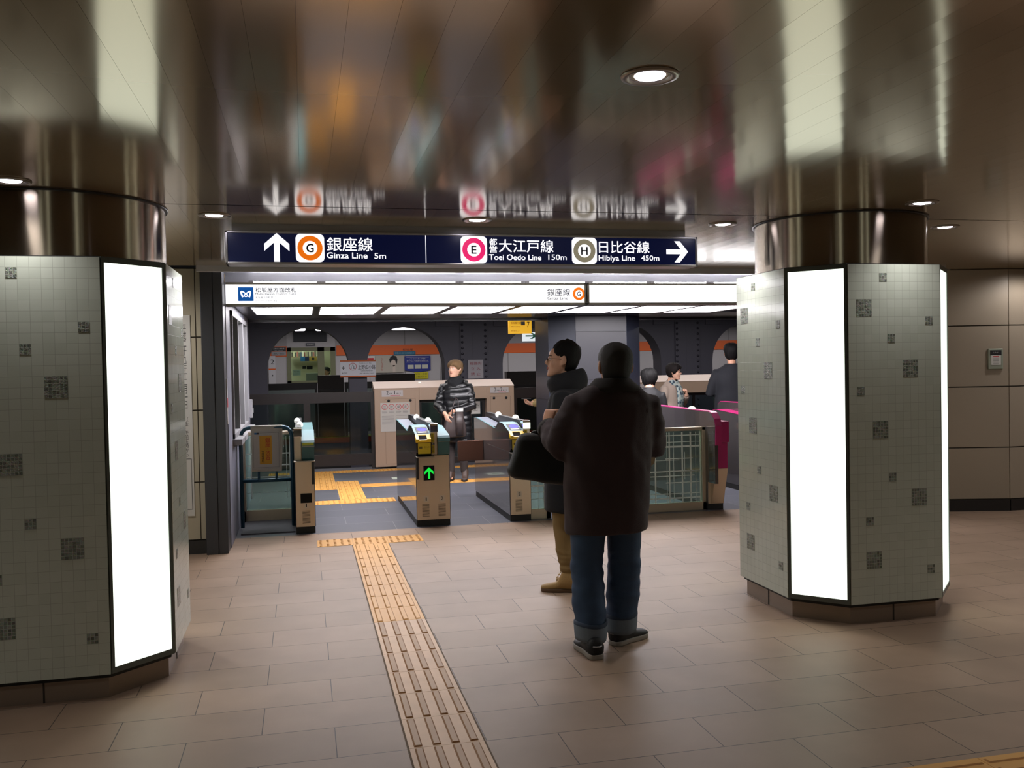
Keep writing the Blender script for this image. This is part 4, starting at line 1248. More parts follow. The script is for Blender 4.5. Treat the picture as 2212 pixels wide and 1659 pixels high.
t = flat_sign('portrait_poster', 'pale poster of a drawn figure with black pinned-up hair on the far wall', 2.20, 1.66, .75, .45, mat('pale_poster', (176, 168, 156), .6), cat='poster')
mb = MB()
hp = [(-.09, -.02), (-.11, .08), (-.07, .16), (.0, .20), (.09, .17), (.12, .08), (.10, -.04), (.07, -.02), (.06, .05), (.0, .08), (-.06, .04)]
mb.add([(a * .95 + .095, -.002, b * .95 + .04) for a, b in hp], [tuple(range(len(hp)))]); mb.build('hair', m_ink, t)
mb = MB(); ell = [(.10 + .06 * math.cos(2 * PI * k / 20), -.001, .02 + .085 * math.sin(2 * PI * k / 20)) for k in range(20)]
mb.add(ell, [tuple(range(20))]); mb.box(.08, .15, -.001, 0, -.22, -.03); mb.build('face', mat('pale_figure', (196, 182, 170), .6), t)
mb = MB(); put_text(mb, 'かんばら', -.20, .0, .05, .34, -.002, vertical=True); mb.build('lettering', mat('faded_red', (170, 90, 84), .6), t)
flat_sign('red_notice', 'small white notice with a red oval on the far wall', 1.715, 1.72, .20, .32, m_white, cat='notice', extra=lambda t: (MB().box(-.09, .07, -.002, 0, .05, .11).build('oval', m_red, t), None), texts=[('お知らせ', 0, -.05, .14, .03)])
flat_sign('yellow_notice', 'yellow notice with black lettering low on the far wall', 3.03, 1.345, .37, .17, mat('yellow_notice', (190, 180, 36), .5), texts=[('ICカードの', 0, .04, .3, .05), ('ご案内です', 0, -.04, .3, .05)], cat='notice')
flat_sign('far_plaque', 'dark plate hanging over the office window', .178, 2.205, .24, .08, mat('plaque_grey', (86, 86, 94), .5), texts=[('駅事務室', 0, 0, .17, .045)], tm=m_white)
t = thing('louvre', 'dark slatted louvre above the office window of the far platform', 'louvre', (.17, FY - .05, 2.42))
mb = MB(); mb.box(-.42, .42, 0, .05, -.145, .16); mb.build('panel', mat('louvre_black', (24, 26, 34), .5), t)
mb = MB()
for k in range(32): mb.box(-.41 + k * .0262, -.406 + k * .0262, -.01, 0, -.14, .16)
mb.build('slats', mat('louvre_slat', (40, 42, 52), .5), t)
# office window with shelves of binders
w = struct(bpy.data.objects.new('window_2', None)); C.objects.link(w); w.location = ((WX0 + WX1) / 2, FY, 1.675)
hx, hz = (WX1 - WX0) / 2, .455
m_olive = mat('olive_frame', (110, 112, 84), .5)
mb = MB(); mb.box(-hx, hx, -.03, .1, hz - .1, hz); mb.box(-hx, hx, -.03, .1, -hz, -hz + .05)
for q, wq in ((-hx, .10), (.16, .17), (hx - .12, .12)): mb.box(q, q + wq, -.03, .1, -hz, hz)
mb.build('window_frame', m_olive, w)
MB().box(-hx, hx, .03, .035, -hz, hz).build('window_pane', glass('office_pane'), w)
m_office = mat('office_wall', (190, 184, 158), .6)
for nm, q in (('wall_office_back', (-1.7, 1.3, 26.0, 26.1, 0, 2.6)), ('wall_office_left', (-1.7, -1.6, 24.2, 26, 0, 2.6)), ('wall_office_right', (1.2, 1.3, 24.2, 26, 0, 2.6)), ('floor_office', (-1.6, 1.2, 24.4, 26, -.2, 0)), ('ceiling_office', (-1.6, 1.2, 24.2, 26, 2.5, 2.6))):
    struct(MB().box(*q).build(nm, m_office))
rnd = random.Random(8)
cols = [(60, 52, 48), (196, 186, 160), (40, 42, 44), (170, 90, 84), (90, 84, 76), (60, 78, 110), (214, 206, 190), (120, 56, 44), (150, 140, 110)]
mb = MB(); mb.box(-.36, .40, 25.6, 25.9, 1.895, 1.918)
sh = mb.build('wall_shelf', mat('shelf_wood', (150, 124, 90), .6)); tag(sh, 'shelf holding binders inside the office of the far platform', 'shelf')
bnd = None
x = -.33; k = 0
spots = ['leftmost', 'second', 'third', 'fourth', 'fifth', 'sixth', 'seventh', 'eighth', 'ninth', 'tenth', 'eleventh', 'twelfth', 'thirteenth', 'fourteenth']
cn = ['brown', 'cream', 'black', 'dull red', 'grey brown', 'blue', 'white', 'rust', 'tan']
while k < 14:
    wd = .040
    o = MB().box(x, x + wd, 25.62, 25.85, 1.919, 2.045 + rnd.uniform(-.015, .015)).build('binder', mat('binder_' + cn[k % 9].replace(' ', '_'), cols[k % 9], .6))
    tag(o, '%s binder on the office shelf of the far platform, %s from the left' % (cn[k % 9], spots[k]) if k else 'leftmost brown binder on the office shelf of the far platform', 'binder', 'binders on the office shelf')
    x += .048; k += 1
t = flat_sign('office_sign', 'blue and yellow sign hanging inside the office window', .13, 1.845, .43, .125, mat('office_yellow', (186, 150, 60), .5), y=25.0)
MB().box(-.215, -.10, -.003, 0, -.062, .062).build('blue_part', mat('office_blue', (30, 110, 170), .5), t); MB().box(-.10, .01, -.003, 0, -.062, .062).build('navy_part', mat('office_navy', (30, 44, 84), .5), t)
mb = MB(); disc(mb, .115, 0, .036, -.002); mb.build('badge', m_ink, t)
t = thing('ticket_machine', 'grey office machine behind the window of the far platform', 'machine', (.15, 25.2, 0))
MB().box(-.1, .32, 0, .4, .9, 1.46).build('cabinet', mat('machine_grey', (110, 112, 104), .5), t, bevel=.01)
MB().box(-.19, -.09, .1, .14, 1.575, 1.655).build('screen', m_reader, t); MB().box(-.075, .08, .1, .14, 1.565, 1.66).build('monitor', m_reader, t)
MB().box(-.6, .7, .02, .5, 1.2, 1.24).build('desk', mat('desk_grey', (90, 90, 88), .5), t)
t = flat_sign('counter_notice', 'white paper notice stuck inside the office window', -.19, 1.48, .21, .15, m_white, y=24.3, texts=[('窓口ご案内', 0, .03, .14, .025), ('ボタンを押して', 0, -.03, .17, .025)], cat='notice')
ld = bpy.data.lights.new('office_lamp', 'AREA'); ld.energy = 22; ld.size = 1.2; ld.color = (1, .97, .85)
lo = bpy.data.objects.new('office_lamp', ld); C.objects.link(lo); lo.location = (-.2, 25.1, 2.48)

# far platform screen doors: band and housings seen from behind
def far_band(x0, x1, label):
    t = thing('far_fence', label, 'platform fence', ((x0 + x1) / 2, 21.25, 0)); w = (x1 - x0) / 2
    MB().box(-w, w, -.02, .02, 1.10, 1.25).build('dark_band', m_band, t)
    mb = MB()
    for s in (-w, w - .06): mb.box(s, s + .06, -.02, .02, 0, 1.1)
    mb.build('post', m_band, t)
    MB().box(-w, w, -.004, .004, .1, 1.1).build('pane', glass('fence_glass'), t)
def far_box(x0, x1, label):
    t = thing('far_door_housing', label, 'platform door', ((x0 + x1) / 2, 21.25, 0)); w = (x1 - x0) / 2
    MB().box(-w, w, -.15, .15, .02, 1.42).build('housing', mat('dark_brown_back', (62, 54, 48), .5), t, bevel=.01)
    MB().box(-w, w, -.16, -.15, 1.05, 1.10).build('ledge', m_band, t)
far_band(-1.2, .29, 'dark banded far fence below the office window')
far_box(.30, .88, 'dark door housing of the far platform below the office window')
far_band(.90, 1.60, 'short dark banded far fence behind the station name plate')
far_box(1.62, 2.52, 'low dark door housing of the far platform under the portrait poster')
far_band(2.54, 4.7, 'dark banded far fence behind the first beige door unit')
far_box(4.72, 5.5, 'dark door housing of the far platform left of the platform pillar')
far_band(5.5, 8.4, 'dark banded far fence behind the platform pillar')
far_box(8.45, 9.3, 'dark door housing of the far platform between pillar and the two women')
far_band(9.4, 14, 'dark banded far fence at the right')
# tube lamps over the tracks and the far platform
m_ftube = mat('lit_far_tube', (255, 252, 255), .5, emit=9, ecol=(255, 248, 255))
def tube_lamp(x, y, z, w, label):
    t = thing('tube_lamp', label, 'lamp', (x, y, z), 0, 'tube lamps over the far platform')
    MB().tube([(-w / 2, 0, 0), (w / 2, 0, 0)], .03, 10, round_ends=True).build('tube', m_ftube, t)
    MB().box(-w / 2 - .05, w / 2 + .05, -.05, .05, .035, .07).build('fitting', m_dark, t)
tube_lamp(-.075, 20.6, 2.445, .19, 'lit tube lamp at the top left of the first arch')
tube_lamp(.364, 20.6, 2.442, .13, 'short lit tube lamp at the top right of the first arch')
tube_lamp(2.232, 20.6, 2.443, .5, 'lit tube lamp at the top of the second arch')
tube_lamp(4.9, 20.6, 2.47, .5, 'lit tube lamp inside the arch next to the platform pillar')
tube_lamp(6.6, 20.6, 2.47, .4, 'lit tube lamp inside the arch right of the platform pillar')
tube_lamp(9.3, 20.6, 2.47, .5, 'lit tube lamp inside the arch beside the right pillar')
for x in (0, 5, 10):
    ld = bpy.data.lights.new('far_platform_lamp', 'AREA'); ld.shape = 'RECTANGLE'; ld.energy = 48; ld.size = 4.5; ld.size_y = .1; ld.color = (1, .96, .97)
    lo = bpy.data.objects.new('far_platform_lamp', ld); C.objects.link(lo); lo.location = (x + 1, 22.4, 2.58)
for x in (.6, 4.2, 7.8):  # unseen lights; the row over the track is added to brighten the arched wall
    ld = bpy.data.lights.new('track_fill', 'AREA'); ld.shape = 'RECTANGLE'; ld.energy = W_PLAT * 1.1; ld.size = 3.4; ld.size_y = .12; ld.color = (1, .96, .97)
    lo = bpy.data.objects.new('track_fill', ld); C.objects.link(lo); lo.location = (x, 15.6, 2.58)
    ld = bpy.data.lights.new('platform_lamp', 'AREA'); ld.shape = 'RECTANGLE'; ld.energy = W_PLAT; ld.size = 3.4; ld.size_y = .12; ld.color = (1, .96, .95)
    lo = bpy.data.objects.new('platform_lamp', ld); C.objects.link(lo); lo.location = (x, 13.3, 2.58)
# hanging signs left of the platform pillar
m_suny = mat('lit_yellow_sign', (238, 186, 60), .4, emit=.8, ecol=(240, 180, 50))
t = thing('exit_sign', 'lit yellow hanging sign with small black lettering beside the platform pillar', 'sign', (3.06, 12.9, 2.13))
MB().box(-.14, .20, -.03, .03, -.10, .12).build('panel', m_suny, t)
mb = MB(); put_text(mb, '松坂屋方面', -.035, .055, .15, .035, -.031); put_text(mb, 'Matsuzakaya', -.035, .0, .14, .022, -.031); put_text(mb, '出口', -.05, -.06, .12, .02, -.031); put_text(mb, '7', .15, .03, .04, .08, -.031); mb.build('lettering', m_ink, t)
MB().box(.04, .10, -.032, -.03, .02, .075).build('white_square', m_white, t)
mb = MB(); mb.tube([(-.1, 0, .12), (-.1, 0, .48)], .008); mb.tube([(.15, 0, .12), (.15, 0, .48)], .008); mb.build('hanger', m_dark, t)
t = thing('arrow_sign', 'lit white sign with a green arrow below the yellow sign', 'sign', (3.75, 14.9, 2.06))
MB().box(-.14, .14, -.02, .02, -.09, .06).build('panel', mat('lit_white_small', (225, 235, 240), .4, emit=.7), t)
mb = MB(); add_arrow(mb, .01, .0, .2, .1, True, y=-.021); mb.build('arrow', mat('green_ink', (20, 120, 90), .5), t)
mb = MB(); mb.tube([(0, 0, .06), (0, 0, .55)], .01); mb.build('hanger', m_dark, t)
# ------------------------------------------------------------------ people
m_skin = mat('skin', (204, 150, 122), .5, bump=(60, .03))
m_skin2 = mat('skin_fair', (214, 166, 140), .5, bump=(60, .03))
m_hair_b = mat('black_hair', (12, 11, 11), .65, spec=.25, bump=(220, .5))
m_hair_g = mat('cropped_grey_hair', (34, 31, 29), .6, bump=(400, .6))
m_hair_br = mat('light_brown_hair', (122, 96, 66), .65, spec=.25, bump=(220, .5))
m_hair_d = mat('dark_brown_hair', (24, 17, 15), .65, spec=.25, bump=(220, .5))
m_eye = mat('eye_white', (225, 220, 214), .3)
m_iris = mat('dark_iris', (30, 20, 16), .2)
m_lip = mat('lips', (178, 114, 98), .6)

def remeshed(mb, voxel, smooth=4, wrinkle=None, shade=True):
    """Fuse overlapping closed shapes into one continuous skin."""
    me = mb.mesh('tmp')
    o = bpy.data.objects.new('tmp', me); C.objects.link(o)
    r = o.modifiers.new('r', 'REMESH'); r.mode = 'VOXEL'; r.voxel_size = voxel
    if smooth:
        q = o.modifiers.new('s', 'SMOOTH'); q.iterations = smooth; q.factor = .5
    out = bpy.data.meshes.new_from_object(o.evaluated_get(bpy.context.evaluated_depsgraph_get()))
    bpy.data.objects.remove(o); bpy.data.meshes.remove(me)
    if wrinkle:
        nrm = [v.normal.copy() for v in out.vertices]
        for v, n in zip(out.vertices, nrm):
            v.co += n * wrinkle(v.co, n)
    out.polygons.foreach_set('use_smooth', [True] * len(out.polygons))
    out.materials.clear()
    return out
def place(name, me, m, parent):
    o = bpy.data.objects.new(name, me); C.objects.link(o)
    for q in (m if isinstance(m, (list, tuple)) else [m]): me.materials.append(q)
    o.parent = parent
    return o
def folds(amp, sx, sy, sz, seed=0.0, sharp=1.0):
    def f(p, n):
        a = noise.noise(Vector((p.x * sx + seed, p.y * sy, p.z * sz)))
        b = noise.noise(Vector((p.x * sx * 2.3 + seed, p.y * sy * 2.3, p.z * sz * 2.1 + 7)))
        return amp * (a + .5 * b - .35 * abs(a) * sharp)
    return f

HS = [  # z, front y, back y, half width of a head of height .235 (chin at 0)
    (.000, .070, .030, .020), (.006, .088, .012, .034), (.020, .096, -.018, .046), (.038, .094, -.046, .056), (.055, .092, -.066, .062), (.075, .093, -.080, .066),
    (.095, .091, -.090, .070), (.115, .087, -.096, .073), (.130, .087, -.100, .075), (.150, .092, -.104, .077), (.175, .086, -.104, .0755), (.195, .070, -.096, .068),
    (.212, .047, -.078, .054), (.225, .022, -.053, .036), (.233, -.004, -.028, .015)]
def head_rings(grow=0.0, n=28, zmin=-1, zmax=9):
    R = []
    for z, f, b, w in HS:
        if not (zmin <= z <= zmax): continue
        cy, ry = (f + b) / 2, (f - b) / 2 + grow
        zz = z + (grow * max(0, (z - .15) / .085) if z > .15 else 0)
        ring = []
        for i in range(n):
            a = 2 * PI * i / n
            c, s = math.cos(a), math.sin(a)
            e = .88
            ring.append(Vector(((w + grow) * math.copysign(abs(c) ** e, c), cy + ry * math.copysign(abs(s) ** e, s), zz)))
        R.append(ring)
    return R
def head_at(z, ang):
    """Head surface point (local) at height z and azimuth ang (0 = +x, pi/2 = face)."""
    for k in range(len(HS) - 1):
        if HS[k][0] <= z <= HS[k + 1][0]:
            t = (z - HS[k][0]) / (HS[k + 1][0] - HS[k][0])
            f, b, w = [HS[k][j] * (1 - t) + HS[k + 1][j] * t for j in (1, 2, 3)]
            break
    else:
        f, b, w = HS[-1][1:]
    cy, ry = (f + b) / 2, (f - b) / 2
    c, s = math.cos(ang), math.sin(ang)
    return Vector((w * math.copysign(abs(c) ** .88, c), cy + ry * math.copysign(abs(s) ** .88, s), z))

def build_head_into(mb, T, sc):
    """Adds the head with nose, ears, brow, chin to a body mesh builder; T is a 4x4 from head space (chin origin)."""
    def tp(p): return T @ (Vector(p) * sc)
    def tl(rings): return [[tp(p) for p in r] for r in rings]
    mb.loft(tl(head_rings()))
    def tb(pts, rad, n=10, side=None):
        mb.tube([tp(p) for p in pts], [(a * sc, b * sc) if not isinstance(a, tuple) else a for a, b in rad], n, side=(T.to_3x3() @ Vector(side)) if side else None)
    # nose
    tb([(0, .080, .142), (0, .094, .120), (0, .108, .100), (0, .098, .086)], [(.008, .008), (.010, .010), (.014, .012), (.011, .008)], 10, (1, 0, 0))
    for s in (-1, 1):
        mb.ell(tp((s * .012, .094, .093)), (.009 * sc, .010 * sc, .008 * sc), 10, 8)
        # ear
        M3 = T.to_3x3() @ Matrix.Rotation(s * .25, 3, 'Z')
        mb.ell(tp((s * .082, -.014, .118)), (.011 * sc, .021 * sc, .034 * sc), 12, 8, M3=M3)
        mb.ell(tp((s * .077, -.004, .092)), (.009 * sc, .012 * sc, .014 * sc), 10, 8, M3=M3)
        # cheek, brow
        mb.ell(tp((s * .040, .060, .090)), (.024 * sc, .019 * sc, .030 * sc), 12, 10)
        tb([(s * .012, .084, .146), (s * .034, .080, .150), (s * .056, .060, .145)], [(.008, .007)] * 3, 8)
    mb.ell(tp((0, .086, .016)), (.020 * sc, .014 * sc, .014 * sc), 10, 8)
def face_details(root, T, sc, glasses=None, lips=m_lip, brow=m_hair_d):
    def tp(p): return T @ (Vector(p) * sc)
    for s in (-1, 1):
        mb = MB(); mb.ell(tp((s * .033, .0755, .126)), (.0125 * sc, .0125 * sc, .0115 * sc), 12, 8)
        e = mb.build('eye', m_eye, root)
        mb = MB(); mb.ell(tp((s * .033, .0850, .126)), (.0055 * sc, .0042 * sc, .0055 * sc), 10, 6); mb.build('iris', m_iris, e)
        mb = MB(); mb.tube([tp((s * .016, .092, .148)), tp((s * .034, .0885, .153)), tp((s * .056, .070, .148))], [.0026 * sc, .0034 * sc, .002 * sc], 8); mb.build('eyebrow', brow, root)
        mb = MB(); mb.tube([tp((s * .020, .0845, .131)), tp((s * .033, .0875, .135)), tp((s * .047, .079, .130))], [.0022 * sc] * 3, 6); mb.build('eyelid', m_skin, root)
    mb = MB(); mb.tube([tp((-.022, .086, .0635)), tp((-.010, .0955, .067)), tp((0, .0965, .0655)), tp((.010, .0955, .067)), tp((.022, .086, .0635))], [(.003 * sc), (.0052 * sc), (.0050 * sc), (.0052 * sc), (.003 * sc)], 8)
    mb.tube([tp((-.018, .087, .058)), tp((0, .0955, .0555)), tp((.018, .087, .058))], [.003 * sc, .0058 * sc, .003 * sc], 8)
    mb.build('lips', lips, root)
    if glasses:
        mb = MB()
        for s in (-1, 1):
            ring = [tp((s * .034 + .023 * math.cos(a), .104 - .006 * abs(math.cos(a)) , .124 + .0165 * math.sin(a))) for a in [2 * PI * k / 20 for k in range(21)]]
            mb.tube(ring, .0013 * sc, 6, cap=False)
            mb.tube([tp((s * .057, .098, .128)), tp((s * .078, .06, .130)), tp((s * .083, -.005, .126)), tp((s * .082, -.02, .112))], .0014 * sc, 6)
        mb.tube([tp((-.011, .103, .128)), tp((0, .107, .131)), tp((.011, .103, .128))], .0012 * sc, 6)
        g = mb.build('glasses', glasses, root)
        mb = MB()
        for s in (-1, 1):
            mb.add([tp((s * .034 + .0225 * math.cos(a), .104 - .006 * abs(math.cos(a)), .124 + .016 * math.sin(a))) for a in [2 * PI * k / 20 for k in range(20)]], [tuple(range(20))])
        mb.build('lens', glass('lens', (235, 240, 235)), g)
def build_hair(root, T, sc, m, line, thick, rough=.004, seed=1, name='hair', part=None):
    """Hair shell: line(angle) gives the hairline height, thick(angle, t) the shell thickness."""
    n, k = 64, 16
    outer, inner = [], []
    top = .2335
    for j in range(k + 1):
        t = j / k
        ro, ri = [], []
        for i in range(n):
            a = 2 * PI * i / n
            zl = line(a) + .010 * noise.noise(Vector((math.cos(a) * 9 + seed, math.sin(a) * 9, 1.3))) + .006 * noise.noise(Vector((math.cos(a) * 28 + seed, math.sin(a) * 28, 4)))
            z = zl + (top - zl) * (1 - (1 - t) ** 1.6)
            zc = max(0.0, min(z, top - .0005))
            p = head_at(zc, a); p.z = z
            c = Vector((0, -.008, .125)); d = (p - c).normalized()
            th = thick(a, t)
            nz = noise.noise(Vector((math.cos(a) * 6 + seed, math.sin(a) * 6, z * 30))) * rough + noise.noise(Vector((math.cos(a) * 22 + seed, math.sin(a) * 22, z * 12))) * rough * .8
            edge = 1 if t > .12 else (.30 + .70 * t / .12)
            ro.append(T @ ((p + d * (th * edge + nz)) * sc)); ri.append(T @ ((p - d * .012) * sc))
        outer.append(ro); inner.append(ri)
    mb = MB()
    mb.loft(outer, cap=False)
    mb.add([*outer[-1], T @ (Vector((0, -.02, top + thick(0, 1) * .9)) * sc)], [(i, (i + 1) % n, n) for i in range(n)], 0, True)
    mb.add(outer[0] + inner[0], [(i, n + i, n + (i + 1) % n, (i + 1) % n) for i in range(n)], 0, True)
    return mb.build(name, m, root)
def hairline(front=.185, side=.115, back=.035, temple=.150):
    def f(a):
        s = math.sin(a)
        if s > .55: return temple + (front - temple) * min(1, (s - .55) / .3)
        if s > 0: return side + .03 + (temple - side - .03) * (s / .55) ** 2
        e = max(0.0, 1 - ((s + .12) / .30) ** 2)          # cut out round the ear
        return max(side + (back - side) * min(1, (-s) ** .8), back + (side + .035 - back) * e)
    return f

def build_hand(mb, wrist, d, palm_n, s=1.0, curl=.5, right=True, spread=.05, thumb_curl=.3):
    """Palm, four jointed fingers and a thumb. d: finger direction, palm_n: the way the palm faces."""
    W = Vector(wrist); d = Vector(d).normalized(); n = Vector(palm_n); n = (n - d * n.dot(d)).normalized()
    a = d.cross(n).normalized() * (1 if right else -1)     # towards the thumb
    L = .098 * s
    mb.tube([W - d * .02 * s, W + d * .012 * s, W + d * .045 * s, W + d * .080 * s, W + d * .094 * s],
            [(.026 * s, .019 * s), (.029 * s, .019 * s), (.040 * s, .017 * s), (.041 * s, .014 * s), (.037 * s, .011 * s)], 14, side=a)
    for k, (off, ln) in enumerate(((.0295, .070), (.0100, .079), (-.0105, .074), (-.0295, .058))):
        p = W + d * .086 * s + a * off * s
        dd = (d + a * off * spread * 20).normalized(); pts = [p - d * .012 * s, p]; ang = 0
        for j, fr in enumerate((.45, .30, .25)):
            ang += curl * (1.0, 1.25, .9)[j] * (1 + .08 * k)
            q = dd * math.cos(ang) + n * math.sin(ang)
            p = p + q * ln * fr * s; pts.append(p.copy())
        r = (.0094, .0094, .0086, .0078, .0066); kf = .9 if k == 3 else 1
        mb.tube(pts, [v * s * kf for v in r], 10, round_ends=True)
    b = W + d * .030 * s + a * .030 * s + n * .004 * s
    t1 = (a * .75 + d * .62 + n * .35).normalized(); t2 = (d * .8 + a * (.35 - thumb_curl) + n * (.3 + thumb_curl)).normalized()
    mb.tube([b - a * .014 * s, b, b + t1 * .036 * s, b + t1 * .036 * s + t2 * .030 * s, b + t1 * .036 * s + t2 * .052 * s], [.013 * s, .0135 * s, .0108 * s, .0098 * s, .0078 * s], 10, round_ends=True)

def build_shoe(root, heel, direction, L=.27, w=.095, h=.085, m=None, sole=None, boot=0.0, name='shoe', sole_h=.028, collar=.045):
    H = Vector(heel); d = Vector((direction[0], direction[1], 0)).normalized(); a = Vector((d.y, -d.x, 0))
    def pt(u, v, z): return H + d * u * L + a * v + Vector((0, 0, z))
    def outline(k, z):
        pts = []
        prof = [(0, .20), (.03, .33), (.10, .38), (.2, .385), (.4, .36), (.62, .46), (.78, .48), (.9, .40), (.97, .24), (1.0, .05)]
        for u, v in prof: pts.append(pt(u, v * w * k, z))
        for u, v in prof[::-1]: pts.append(pt(u, -v * w * k, z))
        return pts
    mb = MB(); mb.loft([outline(1.0, .001), outline(1.03, .008), outline(1.01, sole_h - .004), outline(.98, sole_h)])
    so = mb.build(name, sole, root)
    so.name = 'sole'
    up = MB()
    bw = 1.28 if boot else 1.0
    st = [(.004, .22, collar + h * .4), (.03, .36, collar + h * .62 + boot), (.10, .42 * bw, collar + h * .66 + boot), (.26, .43 * bw, collar + h * .66 + boot), (.36, .41 * bw, (h + .022) if not boot else collar + h * .66 + boot), (.46, .41 * (bw * .5 + .5), h + .008 + boot * .85), (.56, .42, h * .85 + boot * .12), (.62, .44, h * .72), (.70, .46, h * .66), (.82, .46, h * .58), (.93, .36, h * .50), (.99, .16, h * .42)]
    rings = []
    for u, v, zt in st:
        ring = []; n = 14
        for i in range(n):
            t = 2 * PI * i / n
            c, s = math.cos(t), math.sin(t)
            c, s = math.copysign(abs(c) ** .62, c), math.copysign(abs(s) ** .62, s)
            z = sole_h - .006 + (zt - sole_h + .006) * (.5 + .5 * s)
            wd = v * w * (1.0 if s < 0 else (1 - .30 * s))
            ring.append(pt(u, wd * c, z))
        rings.append(ring)
    up.loft(rings)
    return up.build(name, m, root), so
def RZ(a): return Matrix.Rotation(a, 4, 'Z')
def head_T(chin, yaw=0.0, pitch=0.0, roll=0.0):
    return Matrix.Translation(Vector(chin)) @ RZ(yaw) @ Matrix.Rotation(pitch, 4, 'X') @ Matrix.Rotation(roll, 4, 'Y')
def limb(mb, pts, rad, n=14, side=None): mb.tube(pts, rad, n, side=side, round_ends=True)
def body_base(mb, chin, sc, T, sh, hip, arms, legs, thick=1.0):
    """Continuous body: torso, neck, head, arms and legs. sh/hip: centre points; arms/legs: lists of joints."""
    S, Hp = Vector(sh), Vector(hip); t = thick
    ch = T @ Vector((0, -.01, .03))
    mb.tube([Hp - Vector((0, 0, .06)), Hp, Hp * .6 + S * .4, Hp * .25 + S * .75, S - Vector((0, 0, .02)), S + Vector((0, 0, .035))],
            [(.13 * t, .10 * t), (.16 * t, .11 * t), (.145 * t, .10 * t), (.165 * t, .11 * t), (.15 * t, .085 * t), (.075, .06)], 20, side=(1, 0, 0))
    mb.tube([S + Vector((0, -.005, -.01)), (S + ch) / 2 + Vector((0, -.012, .02)), ch + Vector((0, 0, .045))], [.062, .056, .056], 14)
    build_head_into(mb, T, sc)
    for sj, ej, wj in arms:
        sj, ej, wj = Vector(sj), Vector(ej), Vector(wj)
        limb(mb, [S + (sj - S) * .5, sj, sj * .5 + ej * .5, ej, ej * .55 + wj * .45, wj], [.055, .052, .045, .039, .037, .026])
    for hj, kj, aj in legs:
        hj, kj, aj = Vector(hj), Vector(kj), Vector(aj)
        limb(mb, [hj, hj * .5 + kj * .5, kj, kj * .6 + aj * .4, aj], [.085, .072, .054, .052, .036])
        mb.ell(aj + Vector((0, .03, -.052)), (.028, .062, .022))

